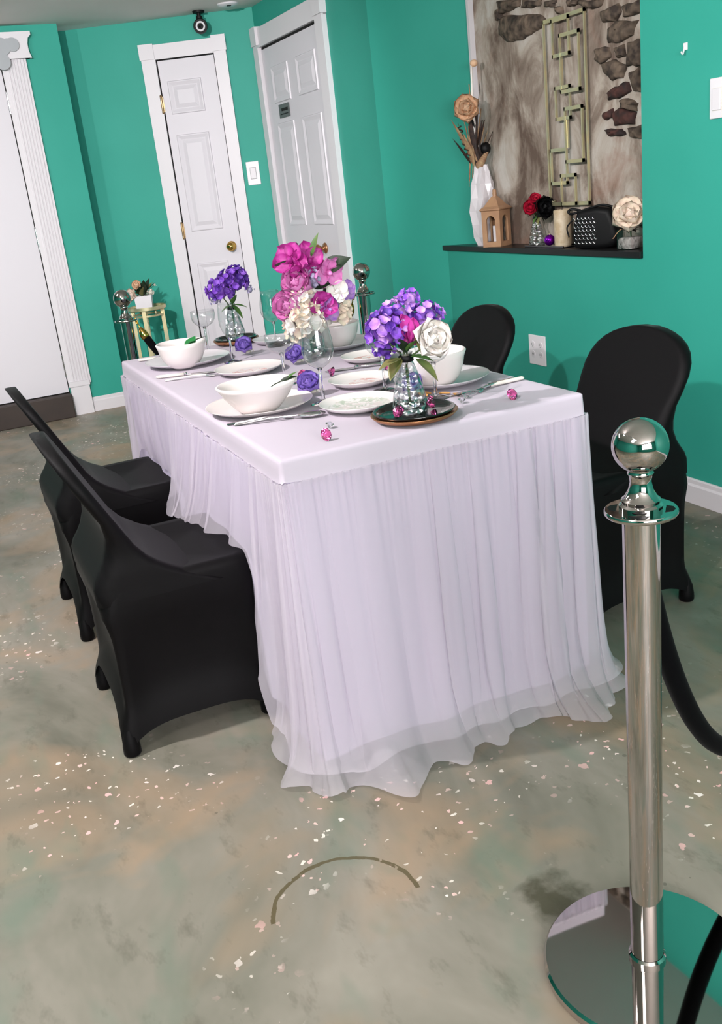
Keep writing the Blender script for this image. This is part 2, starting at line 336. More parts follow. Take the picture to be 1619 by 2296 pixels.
# stone niche
nw=struct(obj('wall_niche',MB().box((1.995,1.136,.88),(2.1,2.45,ZC)),PLASTER,smooth=False))
STONES=[[(2.218,1.883),(2.080,1.873),(1.944,1.853),(1.867,1.822),(1.883,1.791),(1.978,1.779),(2.062,1.768),(2.162,1.780),(2.225,1.819)],
[(2.225,1.949),(2.130,1.939),(2.047,1.923),(2.050,1.896),(2.135,1.897),(2.210,1.889)],
[(2.020,1.918),(1.887,1.893),(1.902,1.876),(1.969,1.878),(2.029,1.892)],[(1.632,1.845),(1.486,1.818),(1.509,1.798),(1.576,1.805),(1.627,1.826)],
[(1.510,1.785),(1.402,1.790),(1.382,1.763),(1.414,1.735),(1.490,1.738)],[(1.381,1.781),(1.275,1.779),(1.269,1.737),(1.362,1.741)],
[(1.463,1.715),(1.404,1.736),(1.291,1.714),(1.322,1.674),(1.396,1.655),(1.465,1.669)],[(1.344,1.653),(1.271,1.651),(1.272,1.563),(1.356,1.571)],
[(1.417,1.646),(1.370,1.645),(1.360,1.606),(1.408,1.607)],[(1.538,1.661),(1.460,1.652),(1.451,1.619),(1.507,1.598),(1.540,1.619)],
[(1.501,1.601),(1.430,1.604),(1.356,1.575),(1.378,1.534),(1.443,1.535),(1.491,1.567)],[(1.336,1.547),(1.280,1.558),(1.274,1.471),(1.317,1.482)],
[(1.472,1.494),(1.411,1.512),(1.347,1.520),(1.338,1.485),(1.402,1.467),(1.468,1.464)],[(1.402,1.460),(1.338,1.456),(1.297,1.436),(1.308,1.412),(1.392,1.427)],
[(1.503,1.425),(1.447,1.432),(1.448,1.400),(1.493,1.397)],[(1.442,1.419),(1.392,1.433),(1.308,1.406),(1.320,1.369),(1.438,1.373)],
[(1.494,1.361),(1.395,1.356),(1.368,1.331),(1.461,1.335)],[(1.352,1.359),(1.277,1.359),(1.275,1.314),(1.342,1.322)],
[(2.233,1.922),(2.194,1.918),(2.194,1.872),(2.232,1.875)],[(1.789,1.848),(1.745,1.847),(1.747,1.815),(1.784,1.828)],
[(1.862,1.885),(1.787,1.874),(1.801,1.854),(1.858,1.861)],[(1.714,1.861),(1.637,1.847),(1.650,1.830),(1.703,1.836)],
[(1.60,1.93),(1.45,1.94),(1.44,1.86),(1.58,1.865)],[(1.42,1.92),(1.28,1.93),(1.28,1.83),(1.40,1.84)],[(2.2,2.05),(2.0,2.05),(2.0,1.96),(2.18,1.97)],[(1.95,2.0),(1.75,2.02),(1.76,1.92),(1.93,1.93)]]
rs=random.Random(3)
for z_ in (2.10,2.20,2.30):
    y_=1.22+rs.uniform(0,.05)
    while y_<2.32:
        w_=rs.uniform(.07,.13); h_=rs.uniform(.06,.085); STONES.append([(y_+w_,z_-h_*.3),(y_+w_*.8,z_+h_*.5),(y_+w_*.3,z_+h_*.45),(y_,z_+h_*.2),(y_+w_*.1,z_-h_*.4),(y_+w_*.6,z_-h_*.5)][::-1]); y_+=w_+rs.uniform(.01,.05)
for i,pl in enumerate(STONES):
    cy=sum(p[0] for p in pl)/len(pl); cz=sum(p[1] for p in pl)/len(pl); out=[]
    for k in range(len(pl)):
        a,b=pl[k],pl[(k+1)%len(pl)]
        for t in (0,.33,.66):
            y=a[0]+(b[0]-a[0])*t; z=a[1]+(b[1]-a[1])*t; j=.004*rs.uniform(-1,1); out.append((y+j,z+.004*rs.uniform(-1,1)))
    mb=MB(); rings=[]
    for sc_,x in ((1.0,1.998),(1.0,1.988),(.88,1.979),(.6,1.973),(.25,1.970)):
        rings.append([(x+.003*rs.uniform(-1,1)*(sc_<1),cy+(y-cy)*sc_,cz+(z-cz)*sc_) for y,z in out])
    mb.loft(rings,cap1=True); obj('stone',mb,STONER if i in (12,15,16,14) else STONE,nw,auto=50)
# white strip in the niche corner
struct(obj('trim_1',MB().box((1.968,2.440,.917),(1.998,2.458,ZC)),WHITE,smooth=False))

# baseboards
def bb(name,a,b,h=.095,th=.014,nrm=None):
    A,B=Vector((*a,0)),Vector((*b,0)); d=(B-A).normalized(); n=Vector((d.y,-d.x,0)); mb=MB()
    pr=[(0,0),(th,0),(th,h*.72),(th*.6,h*.8),(th*.6,h*.95),(th*.3,h),(0,h)]
    v=[]; 
    for E_ in (A,B): v+=[(E_.x+n.x*p,E_.y+n.y*p,z) for p,z in pr]
    k=len(pr); f=[(i,(i+1)%k,k+(i+1)%k,k+i) for i in range(k)]+[tuple(range(k-1,-1,-1)),tuple(range(k,2*k))]
    mb.add(v,f); return struct(obj(name,mb,WHITE,smooth=False))
bb('baseboard_right',(1.872,2.63),(1.872,-4.6)); bb('baseboard_left',(.262,4.79),(.50,4.79)); bb('baseboard_left',(-3.6,4.79),(-.94,4.79)); bb('baseboard_back',PB,tuple((Vector((*PB,0))+dB*.43)[:2]))
bb('baseboard_corner',C2,(1.872,2.636)); bb('baseboard_side',tuple((Vector((*C1,0))+(Vector((*C2,0))-Vector((*C1,0)))*.7)[:2]),C2)

# doors.  Each is built in its own frame: +x along the wall, +y out of the wall towards the room, origin at floor
def frame_empty(name, p, q):
    P,Q=Vector((*p,0)),Vector((*q,0)); d=(Q-P).normalized()
    o=bpy.data.objects.new(name,None); COL.objects.link(o); n=Vector((d.y,-d.x,0))
    o.matrix_world=Matrix(((d.x,n.x,0,P.x),(d.y,n.y,0,P.y),(0,0,1,0),(0,0,0,1))); o['kind']='structure'; return o
def panel(parent,x0,x1,z0,z1,y=.004,bev=.03):
    # moulded raised panel: sunk groove around a raised field
    mb=MB(); R=lambda k,yy:[(x0+k,yy,z0+k),(x1-k,yy,z0+k),(x1-k,yy,z1-k),(x0+k,yy,z1-k)]
    mb.loft([R(0,.008),R(.004,.015),R(.010,.0155),R(.030,.0088),R(.034,.0088),R(.058,.0165)],cap1=True)
    return obj('panel',mb,DOORW,parent,smooth=False)
def knob(parent,x,z,m,y=.02):
    mb=MB(); M=Matrix.Translation((x,y,z))@Matrix.Rotation(-PI/2,4,'X')
    mb.lathe([(0.0001,0),(.032,0),(.033,.004),(.028,.01),(.014,.014),(.012,.03),(.02,.036),(.028,.048),(.028,.058),(.02,.066),(.0001,.068)],24,M)
    return obj('knob',mb,m,parent)
def hinge(parent,x,z,h=.095,y=.016,m=HINGE):
    mb=MB(); mb.tube([(x,y,z),(x,y,z+h)],.007,10).box((x-.013,y-.012,z),(x+.013,y-.006,z+h)); mb.ball((x,y,z+h+.003),.008,8); mb.ball((x,y,z-.003),.008,8)
    return obj('hinge',mb,m,parent,auto=40)
# door_1: narrow closet door in the angled back wall
d1=frame_empty('door_1',PB,C1); d1['label']='narrow white three-panel closet door with a brass knob'; d1['category']='door'
leaf=obj('door_leaf',MB().box((.538,.0,.01),(.900,.008,2.12)),DOORW,d1,smooth=False)
panel(leaf,.580,.800,1.80,1.998,.006); panel(leaf,.585,.800,1.068,1.675,.006); panel(leaf,.587,.800,.25,.86,.006)
obj('gap',MB().box((.530,.0,.0),(.908,.004,2.129)),DARKGAP,d1,smooth=False)
obj('casing',MB().box((.440,.0,0),(.530,.022,2.13)),WHITE,d1,smooth=False); obj('casing',MB().box((.906,.0,0),(.984,.022,2.135)),WHITE,d1,smooth=False)
obj('header',MB().box((.44,.0,2.129),(.984,.02,2.215)).box((.433,0,2.132),(.528,.028,2.222)).box((.90,0,2.137),(.99,.028,2.228)),WHITE,d1,smooth=False)
for z in (1.82,1.035,.24): hinge(d1,.527,z,.092,.020)
knob(leaf,.838,.948,BRASS,.008)
# door_2: six-panel door in the side wall
d2=frame_empty('door_2',C1,C2); d2['label']='white six-panel door with a small grey plaque and copper knob'; d2['category']='door'
leaf=obj('door_leaf',MB().box((.095,.0,.01),(1.012,.008,2.10)),DOORW,d2,smooth=False)
for x0,x1 in ((.225,.505),(.638,.935)):
    panel(leaf,x0,x1,1.775,1.985,.006); panel(leaf,x0,x1,1.045,1.66,.006); panel(leaf,x0,x1,.22,.85,.006)
obj('gap',MB().box((.085,.0,0),(1.022,.004,2.128)),DARKGAP,d2,smooth=False)
obj('casing',MB().box((.006,.0,0),(.088,.03,2.13)),WHITE,d2,smooth=False); obj('casing',MB().box((1.02,.0,0),(1.12,.03,2.13)),WHITE,d2,smooth=False)
obj('header',MB().box((.02,0,2.122),(1.12,.022,2.225)).box((.004,0,2.13),(.098,.04,2.235)).box((1.02,0,2.13),(1.13,.04,2.235)).box((.085,0,2.115),(1.02,.03,2.13)),WHITE,d2,smooth=False)
knob(leaf,.76,.91,COPPER,.008)
pq=obj('plaque',MB().box((.285,.008,1.685),(.455,.014,1.762)),GREYPLQ,leaf,smooth=False)
obj('lettering',MB().box((.33,.014,1.722),(.435,.0148,1.738)),DARKGAP,pq,smooth=False)
obj('lettering',MB().box((.31,.014,1.702),(.435,.0148,1.708)),BLKPL,pq,smooth=False)
# door_3: plain white door at the left with fluted casing
d3=frame_empty('door_3',(-1.0,4.79),(.5,4.79)); d3['label']='plain white door at the left edge with fluted casing'; d3['category']='door'
leaf=obj('door_leaf',MB().box((.20,.0,.16),(1.126,.012,2.122)),DOORW,d3,smooth=False)
obj('gap',MB().box((.2,.0,.15),(1.132,.006,2.130)),DARKGAP,d3,smooth=False)
fl=MB(); xs=[1.132,1.150,1.165]; fl.box((1.132,0,.2),(1.160,.02,2.175))
for k in range(6): x=1.160+k*.0185; fl.box((x,0,.2),(x+.0105,.026,2.175)); fl.box((x+.0105,0,.2),(x+.0185,.018,2.175))
fl.box((1.268,0,.2),(1.279,.026,2.175)); obj('fluted_casing',fl,WHITE,d3,smooth=False)
flm=MB(); flm.add([(1.326-x,y,z) for x,y,z in fl.v],[tuple(reversed(q)) for q in fl.f]); obj('fluted_casing',flm,WHITE,d3,smooth=False)
pl=MB().box((1.138,0,0),(1.262,.034,.20)).box((1.132,0,.19),(1.268,.04,.222)); obj('plinth_block',pl,WHITE,d3,smooth=False)
obj('plinth_block',MB().box((.064,0,0),(.188,.034,.20)).box((.058,0,.19),(.194,.04,.222)),WHITE,d3,smooth=False)
hd=MB(); hd.box((.021,0,2.175),(1.305,.04,2.32)); rr=[]
hd.loft([[(1.30+o,0,z),(1.30+o,.05,z),(.02,.05,z),(.02,0,z)] for o,z in ((.014,2.175),(.006,2.20),(0.0,2.24),(.012,2.285),(.03,2.30),(.03,2.32))],cap0=True,cap1=True); obj('header',hd,WHITE,d3,smooth=False)
for z,h in ((1.88,.115),(1.075,.13),(.265,.13)): hinge(d3,1.130,z,h,.012,STEEL)
struct(obj('trim_2',MB().box((-.80,4.705,0),(.133,4.79,.153)),BROWN,smooth=False,mods=[('bevel',.006)]))
# grey ornament on the header corner
om=thing('cloud_ornament','grey three-lobed ornament on the top-left door header','ornament',(.16,4.735,2.22))
ob=MB()
for x,z,r in ((.055,.03,.038),(-.01,.02,.05),(-.02,-.06,.045),(.03,.035,.03)): ob.lathe([(0.0001,0),(r,0),(r,.008),(0.0001,.009)],28,Matrix.Translation((x,.0,z))@Matrix.Rotation(PI/2,4,'X'))
obj('lobe',ob,RED_GREY,om,auto=40)

# wall plates
def plate_thing(name,label,cat,p,q,s,z,wd,ht):
    P,Q=Vector((*p,0)),Vector((*q,0)); d=(Q-P).normalized(); n=Vector((d.y,-d.x,0)); o=thing(name,label,cat)
    c=P+d*s; o.matrix_world=Matrix(((d.x,n.x,0,c.x),(d.y,n.y,0,c.y),(0,0,1,z),(0,0,0,1)))
    obj('cover_plate',MB().box((-wd/2,0,-ht/2),(wd/2,.006,ht/2)),PLASTIC,o,smooth=False,mods=[('bevel',.0025)]); return o
o=plate_thing('light_switch','white light switch on green wall between the two panelled doors','switch',PB,C1,1.05,1.39,.084,.146)
obj('rocker',MB().box((-.018,.006,-.034),(.018,.011,.034)),WHITE,o,smooth=False,mods=[('bevel',.002)]); obj('rocker_gap',MB().box((-.020,.006,-.036),(.020,.0066,.036)),GREYPLQ,o,smooth=False)
o=plate_thing('light_switch','white light switch cut by the right edge of the photo','switch',(1.872,5),(1.872,0),4.262,1.404,.115,.122)
obj('rocker',MB().box((-.042,.006,-.036),(-.006,.011,.030)),WHITE,o,smooth=False,mods=[('bevel',.002)]); obj('rocker',MB().box((.006,.006,-.036),(.042,.011,.030)),WHITE,o,smooth=False,mods=[('bevel',.002)]); obj('rocker_gap',MB().box((-.044,.006,-.038),(.044,.0066,.032)),CEILM,o,smooth=False)
o=plate_thing('wall_outlet','white four-socket outlet plate low on the right green wall','outlet',(1.872,5),(1.872,0),3.141,.468,.13,.135)
for sx in (-.03,.03):
    for sz in (-.02,.024):
        e=obj('socket',MB().lathe([(.0001,.0085),(.0155,.0085),(.0165,.006)],20,Matrix.Translation((sx,0,sz))@Matrix.Rotation(-PI/2,4,'X')),WHITE,o,auto=40)
        obj('slot',MB().box((sx-.006,.0085,sz-.002),(sx-.004,.0092,sz+.007)).box((sx+.004,.0085,sz-.002),(sx+.006,.0092,sz+.007)).box((sx-.002,.0085,sz-.009),(sx+.002,.0092,sz-.006)),GREYPLQ,e,smooth=False)
hk=thing('adhesive_hook','small white adhesive hook on the right green wall','hook',(1.872,.911,1.571))
obj('pad',MB().box((-.004,-.010,-.005),(0,.010,.018)),PLASTIC,hk,smooth=False,mods=[('bevel',.003)]); obj('hook',MB().tube(crv([(-.004,0,.006),(-.009,0,-.006),(-.014,0,-.016),(-.02,0,-.008)],6),.003,8),PLASTIC,hk)
# security camera + ceiling sensor
sm=thing('security_camera','black security camera with a white ring hanging from the ceiling','camera',(1.333,4.585,ZC))
obj('mount',MB().lathe([(.0001,-.012),(.036,-.012),(.038,0),(.0001,0)],24).tube([(0,0,-.012),(0,0,-.04)],.012,12),BLKPL,sm,auto=40)
dcam=(CAM-Vector((1.333,4.585,2.30))); dcam.z*=1.0; q=dcam.to_track_quat('Z','Y').to_matrix().to_4x4(); M=Matrix.Translation((0,0,-.085))@q
obj('housing',MB().lathe([(.0001,-.06),(.022,-.058),(.030,-.03),(.042,0),(.044,.03),(.040,.045),(.0001,.046)],28,M).tube([(0,0,-.03),(.0,.0,-.075)],.02,12),BLKPL,sm,auto=40)
obj('lens_ring',MB().lathe([(.018,.046),(.019,.050),(.027,.050),(.029,.046)],28,M),PLASTIC,sm); obj('lens',MB().lathe([(.0001,.052),(.009,.05),(.012,.046)],20,M),BLKGLZ,sm)
sv=thing('smoke_detector','white round ceiling disc with a dark slot near the camera','detector',(1.463,4.389,ZC))
obj('disc',MB().lathe([(.0001,-.014),(.045,-.014),(.062,-.006),(.064,0),(.0001,0)],32),PLASTIC,sv,auto=40); obj('slot',MB().box((-.012,-.030,-.0175),(.012,-.012,-.0135)),BLKPL,sv,smooth=False)
# track lights above the room's left side (the key light)
tk=thing('track_light','white ceiling track with five small spot heads','track light',(-1.2,0,ZC))
obj('track',MB().box((-.02,-1.3,-.025),(.02,2.5,0)),PLASTIC,tk,smooth=False)
BULB=mat('lamp_lens',(255,250,245),.3); BULB.node_tree.nodes['Principled BSDF'].inputs['Emission Color'].default_value=(1,.96,.92,1); BULB.node_tree.nodes['Principled BSDF'].inputs['Emission Strength'].default_value=25
for y,tx,ty,tz,pw,cone in ((-1.1,1.87,.75,1.15,230,44),(-.25,.9,4.8,1.25,500,46),(.42,.6,.5,.6,160,150),(1.4,1.7,3.9,1.2,0,120),(2.3,-.3,4.8,1.0,45,90)):
    d=(Vector((tx,ty,tz))-Vector((-1.2,y,2.27))).normalized(); q=d.to_track_quat('Z','Y').to_matrix().to_4x4(); M=Matrix.Translation((0,y,-.09))@q
    h=obj('spot_head',MB().lathe([(.0001,-.06),(.02,-.058),(.034,-.03),(.038,.05),(.034,.05),(.03,.03),(.0001,.028)],20,M).tube([(0,y,-.02),(0,y,-.09)],.008,8),PLASTIC,tk,auto=40)
    obj('lamp_face',MB().lathe([(.0001,.036),(.030,.036)],20,M),BULB,h)
    if pw:
        l=bpy.data.lights.new('spot_lamp','SPOT'); l.energy=pw*.55; l.spot_size=math.radians(cone); l.spot_blend=.6; l.shadow_soft_size=.03; l.color=(1,.95,.96)
        lo=bpy.data.objects.new('spot_lamp',l); COL.objects.link(lo); lo.location=Vector((-1.2,y,2.27))+d*.055; lo.rotation_euler=d.to_track_quat('-Z','Y').to_euler()

# ------------------------------------------------------------------ table, cover, chairs
WT,LT,HT=.76,1.703,.762
tb=thing('folding_table','long folding table under the white skirted cover','table',(0,0,0))
obj('tabletop',MB().box((.012,.012,.715),(WT-.012,LT-.012,.752)),PLASTIC,tb,smooth=False)
for x in (.12,WT-.12):
    for y in (.2,LT-.2): obj('leg',MB().tube([(x,y,0),(x,y,.716)],.014,10),STEEL,tb)
tc_=thing('table_cover','white fitted table cover with a gathered tulle skirt','tablecloth',(0,0,0))
def rrect(x0,y0,x1,y1,r,n=6):
    p=[]
    for cx,cy,a0 in ((x1-r,y0+r,-90),(x1-r,y1-r,0),(x0+r,y1-r,90),(x0+r,y0+r,180)):
        for k in range(n+1): a=math.radians(a0+90*k/n); p.append((cx+r*math.cos(a),cy+r*math.sin(a)))
    return p
def densify(p,step=.03):
    out=[]
    for i in range(len(p)):
        a,b=p[i],p[(i+1)%len(p)]; L=math.dist(a,b); n=max(1,int(L/step))
        for k in range(n): out.append((a[0]+(b[0]-a[0])*k/n,a[1]+(b[1]-a[1])*k/n))
    return out
base_=densify(rrect(0,0,WT,LT,.012),.025); cx,cy=WT/2,LT/2; rings=[]
rw=random.Random(11); wob=[rw.uniform(-1,1) for _ in base_]
for ins,z in ((-.003,.708),(-.002,.715),(-.001,.735),(0,.752),(.002,.758),(.006,.7615),(.014,HT),(.05,HT)):
    k=[]
    for (x,y),wv in zip(base_,wob):
        nx=(1 if x>cx else -1); ny=(1 if y>cy else -1)
        xx=min(max(x,ins),WT-ins) if ins>0 else x+(-ins if abs(x-WT)<.013 else ins if x<.013 else 0)
        yy=min(max(y,ins),LT-ins) if ins>0 else y+(-ins if abs(y-LT)<.013 else ins if y<.013 else 0)
        # the elastic edge pinches into little gathers at the corners
        dc=min(math.hypot(x-a,y-b) for a in (0,WT) for b in (0,LT)); k.append((xx,yy,z+(.0025*wv*(z<.72))+(.006*math.exp(-dc/.03) if z<.712 else 0)))
    rings.append(k)
mb=MB(); mb.loft(rings,cap1=True); obj('top_cloth',mb,CLOTH,tc_,auto=60)
# liner
ln=MB(); lb=densify(rrect(.0,.0,WT,LT,.015),.02); rl=random.Random(5); ph=[rl.uniform(0,6) for _ in range(6)]
def linr(z,x,y,i):
    s=i*.02; o=.004+(.71-z)*.012*(math.sin(s*23+ph[0])+.6*math.sin(s*41+ph[1])); d=Vector((x-cx,y-cy)); 
    nx=-1 if x<.016 else 1 if x>WT-.016 else 0; ny=-1 if y<.016 else 1 if y>LT-.016 else 0
    return (x-nx*.008+nx*o, y-ny*.008+ny*o, z)
ln.loft([[linr(z,x,y,i) for i,(x,y) in enumerate(lb)] for z in (.712,.6,.45,.3,.15,.045)]); obj('liner_skirt',ln,LINER,tc_)
# tulle: perimeter sheets with S-folds, following what pushes it out
class Path:
    # straight runs joined by small rounded corners (corners get extra cloth)
    def __init__(s,segs):
        s.segs=[]; t=0
        for g in segs:
            L=(Vector(g[2])-Vector(g[1])).length if g[0]=='l' else g[5]
            s.segs.append((t,t+L,g)); t+=L
        s.L=t
    def at(s,d):
        for a,b,g in s.segs:
            if d<=b or g is s.segs[-1][2]:
                f=(d-a)/(b-a)
                if g[0]=='l':
                    A,B=Vector((*g[1],0)),Vector((*g[2],0)); t=(B-A).normalized(); return A.lerp(B,f),Vector((t.y,-t.x,0)),t
                an=math.radians(g[3]+(g[4]-g[3])*f); n=Vector((math.cos(an),math.sin(an),0)); return Vector((*g[1],0))+n*g[2],n,Vector((-n.y,n.x,0))
def tulle(name,path,n,hem,flare,seed,fold=.0095,nz=24,per=.06,off0=.006,top=.712):
    L=path.L; rd=random.Random(seed)
    am=[.28+1.0*rd.random()**2 for _ in range(400)]; fr=[rd.uniform(.7,1.4) for _ in range(400)]
    ph=[0]
    for i in range(n): ph.append(ph[-1]+2*PI*(L/n)/per*fr[int(i*L/n/per)%400])
    ph2=[rd.uniform(0,6) for _ in range(4)]
    def fn(u,v):
        i=min(n,int(round(u*n))); s_=u*L; zh=hem(s_); fl=flare(s_); z=top-(top-zh)*v
        k=int(ph[i]/(2*PI)); fp=(ph[i]/(2*PI))%1; a=am[k%400]+(am[(k+1)%400]-am[k%400])*fp
        p=ph[i]+.6*math.sin(v*2.2+ph2[0]+s_*5)+.8*v*math.sin(s_*9+ph2[1])
        grow=.35+.65*min(1,v*1.8); low=zh<.1
        tail=1-.7*max(0,(v-.8)/.2) if low else 1-.6*v
        along=(.55*per/PI*a*a*math.sin(2*p+.6)+.75*per/PI*a*math.sin(p))*grow*tail
        off=off0+fold*a*grow*(1+math.cos(p))*.85*tail+.022*(1-z/.712)+.010*v*math.sin(p*.37+ph2[3])
        # fine gathers just under the elastic band
        off+=.0038*math.exp(-v/.14)*math.sin(ph[i]*3.3)
        hh=max(0,z-zh); off+=(fl-.03)*(1+.22*math.sin(p*.41+ph2[2]))*math.exp(-hh/.06)*(1 if low else .6)+(0 if low else fl*.35*v)
        if low and v>.98: z+=.006*(1+math.sin(p*.5+ph2[2]))
        q,o,t=path.at(min(max(s_+along,0),L)); q=q+o*max(off,.003); return (q.x,q.y,z)
    mb=MB(); mb.grid(fn,n,nz); return obj(name,mb,TULLE,tc_)
CR=.14
PT=Path([('l',(0,LT),(0,.012)),('a',(.012,.012),.012,180,270,CR),('l',(.012,0),(WT-.012,0)),('a',(WT-.012,.012),.012,-90,0,CR),('l',(WT,.012),(WT,LT-.012)),('a',(WT-.012,LT-.012),.012,0,90,CR),('l',(WT-.012,LT),(.012,LT)),('a',(.012,LT-.012),.012,90,180,CR)])
SL=LT-.012; SF=SL+CR; SR=SF+WT-.024+CR; SB=SR+LT-.024+CR
hemL_=[(-.05,.004),(.05,.004),(.09,.08),(.14,.22),(.20,.42),(.25,.50),(.34,.50),(.55,.475),(.80,.44),(.90,.41),(1.0,.44),(1.08,.47),(1.54,.47),(1.60,.2),(1.64,.01),(1.75,.004)]
flL_=[(0,.08),(.1,.07),(.2,.05),(.3,.05),(.5,.07),(.85,.085),(.96,.07),(1.05,.005),(1.52,.005),(1.62,.07),(1.7,.09)]
hemR_=[(0,.004),(.15,.004),(.24,.30),(.3,.47),(.7,.47),(.85,.3),(1.05,.3),(1.1,.47),(1.55,.47),(1.65,.1),(1.75,.01)]
flF_=[(-.05,.08),(.03,.09),(.127,.165),(.25,.13),(.39,.115),(.53,.08),(.66,.165),(.72,.14),(.77,.08),(.85,.08)]
def hemA(s_):
    if s_<SL: return interp(LT-s_,hemL_)
    if s_<SR: return .004
    if s_<SB-CR: return interp(s_-SR,hemR_)
    return .01
def flA(s_):
    if s_<SL: return interp(LT-s_,flL_)
    if s_<SF: return .08+.0*(s_-SL)
    if s_<SR-CR: return interp(s_-SF+.012,flF_)
    if s_<SR: return .085
    return interp(s_-SR,[(0,.08),(.15,.07),(.3,.04),(1.7,.05)])
tulle('tulle_skirt',PT,1150,hemA,flA,21)
PF=Path([('l',(.004,.2),(.004,.016)),('a',(.016,.016),.012,180,270,.06),('l',(.016,.004),(WT-.016,.004)),('a',(WT-.016,.016),.012,-90,0,.06),('l',(WT-.004,.016),(WT-.004,.2))])
tulle('tulle_underlayer',PF,420,lambda s_:.03,lambda s_:.075,77,per=.085,off0=.003)

def build_chair():
    o=thing('covered_chair','','chair')
    N=80; W2=.222
    def ring(xr,xf,hw,rc=.035):
        return densify_n(rrect(xr,-hw,xf,hw,rc,4),N)
    def densify_n(p,n):
        L=[0]
        for i in range(len(p)): L.append(L[-1]+math.dist(p[i],p[(i+1)%len(p)]))
        out=[]; j=0
        for k in range(n):
            t=L[-1]*k/n
            while L[j+1]<t: j+=1
            a,b=p[j],p[(j+1)%len(p)]; f=(t-L[j])/max(1e-9,L[j+1]-L[j]); out.append((a[0]+(b[0]-a[0])*f,a[1]+(b[1]-a[1])*f))
        return out
    rings=[]
    for t in [i/14 for i in range(15)]:
        zt=.425*t
        xr=interp(t,[(0,-.012),(.25,.012),(.7,.014),(.9,.004),(1,.018)]); xf=interp(t,[(0,.41),(.3,.385),(.8,.395),(1,.402)]); hw=interp(t,[(0,.226),(.3,.212),(.85,.214),(1,.205)])
        R=[]
        for x,y in ring(xr,xf,hw,.03):
            ex=(x-(xr+xf)/2)/((xf-xr)/2); ey=y/hw
            side=abs(ey)>abs(ex)
            s=abs(ex) if side else abs(ey)
            arch=max(0,1-s**3.6); bow=.018*math.sin(PI*min(1,t*1.0))*arch+.02*arch*(1-t)
            if side: y-=math.copysign(bow,y)
            else: x-=math.copysign(bow,ex)
            hz=(.065 if side else .12)*arch
            z=hz*(1-t)**1.2+zt
            R.append((x,y,z+.0*t))
        rings.append(R)
    top=rings[-1]; mx=.21
    for k,dz in ((.985,.012),(.95,.02),(.85,.018),(.6,.006),(.3,.002),(.05,.001)):
        rings.append([(mx+(x-mx)*k,y*k,.425+dz+(.02*max(0,1-(mx+(x-mx)*k)/.2))) for x,y,_ in top])
    mb=MB(); mb.loft(rings,cap1=True); obj('seat_cover',mb,BLACK,o,auto=75)
    # backrest cover: rounded shield leaning back, widening to the rear legs at its foot
    secs=[]
    for z in [.40,.42,.44,.46,.48,.50,.53,.56,.60,.64,.68,.71,.735,.755,.770,.781,.788,.792]:
        xb=.145-.175*(z-.45)/.35
        hw=interp(z,[(.40,.206),(.46,.203),(.52,.196),(.60,.207),(.66,.215)]) if z<=.66 else .215*math.sqrt(max(.02,1-((z-.66)/.1335)**2.6))
        xf=xb+.016+(.10*((.53-z)/.11)**2 if z<.53 else 0); xr=xb-.018
        if z<.62: xr=min(xr,xb-.014-(xb-.022)*min(1,((.62-z)/.17))**1.25)
        th=(xf-xr); rc=min(.012,th*.49,hw*.45)
        secs.append([(x,y,z) for x,y in densify_n(rrect(xr,-hw,xf,hw,rc,4),64)])
    mb=MB(); mb.loft(secs,cap0=True,cap1=True); obj('back_cover',mb,BLACK,o,auto=75)
    ft=MB().lathe([(.0001,0),(.019,0),(.0225,.006),(.022,.025),(.018,.05),(.010,.07)],14).mesh('foot_pocket')
    for x in (.016,.378):
        for y in (-.200,.200): obj('foot_pocket',ft,BLACK,o,loc=(x,y,0))
    return o
ch=build_chair(); G='chairs in black stretch covers'
labs=[('nearest black covered chair, pushed under the left side of the table',(-.385,.56,0),0),
 ('black covered chair behind the nearest one, by the white left door',(-.38,1.32,0),.02),
 ('black covered chair right of the table, behind the front chrome post',(1.285,.435,0),PI+.02),
 ('smaller-looking black covered chair beside the wall outlet, farther along the right side',(1.285,1.31,0),PI-.02)]
for i,(lb_,loc,rz) in enumerate(labs):
    c_=ch if i==0 else copy_tree(ch)
    c_.location=loc; c_.rotation_euler=(0,0,rz); tag(c_,lb_,'chair',G)

# ------------------------------------------------------------------ stanchions and ropes
def stanchion():
    o=thing('rope_stanchion','','stanchion')
    obj('base',MB().lathe([(.0001,0),(.168,0),(.170,.004),(.170,.016),(.166,.021),(.06,.023),(.0001,.023)],72),CHROME,o,auto=30)
    obj('base_collar',MB().lathe([(.030,.022),(.030,.03),(.0265,.034)],40),CHROME,o,auto=40)
    obj('pole',MB().lathe([(.026,.022),(.026,.806)],48),CHROME,o)
    fl=MB(); n=72
    fl.lathe([(.026,.806),(.049,.806),(.0505,.808),(.0505,.812),(.049,.814),(.026,.814)],n); fo=obj('rope_ring',fl,CHROME,o,auto=40)
    for k in range(4):
        sl=MB(); a0=k*PI/2+.5; P=[]
        for s,r in ((0,.036),(.25,.044),(.5,.046),(.75,.044),(1,.036),(.75,.034),(.5,.033),(.25,.034)):
            a=a0+(s-.5)*.8; P.append((r*math.cos(a),r*math.sin(a)))
        sl.prism(P,.8138,.8146); obj('slot',sl,BLKPL,fo,smooth=False)
    obj('neck',MB().lathe([(.030,.814),(.030,.820),(.026,.823),(.027,.828),(.0225,.832),(.017,.842),(.0145,.853),(.0155,.862),(.018,.866),(.0165,.869),(.0175,.873)],40),CHROME,o,auto=50)
    obj('finial_ball',MB().ball((0,0,.905),.0385,48),CHROME,o); return o
s1=stanchion(); GS='chrome rope stanchions'
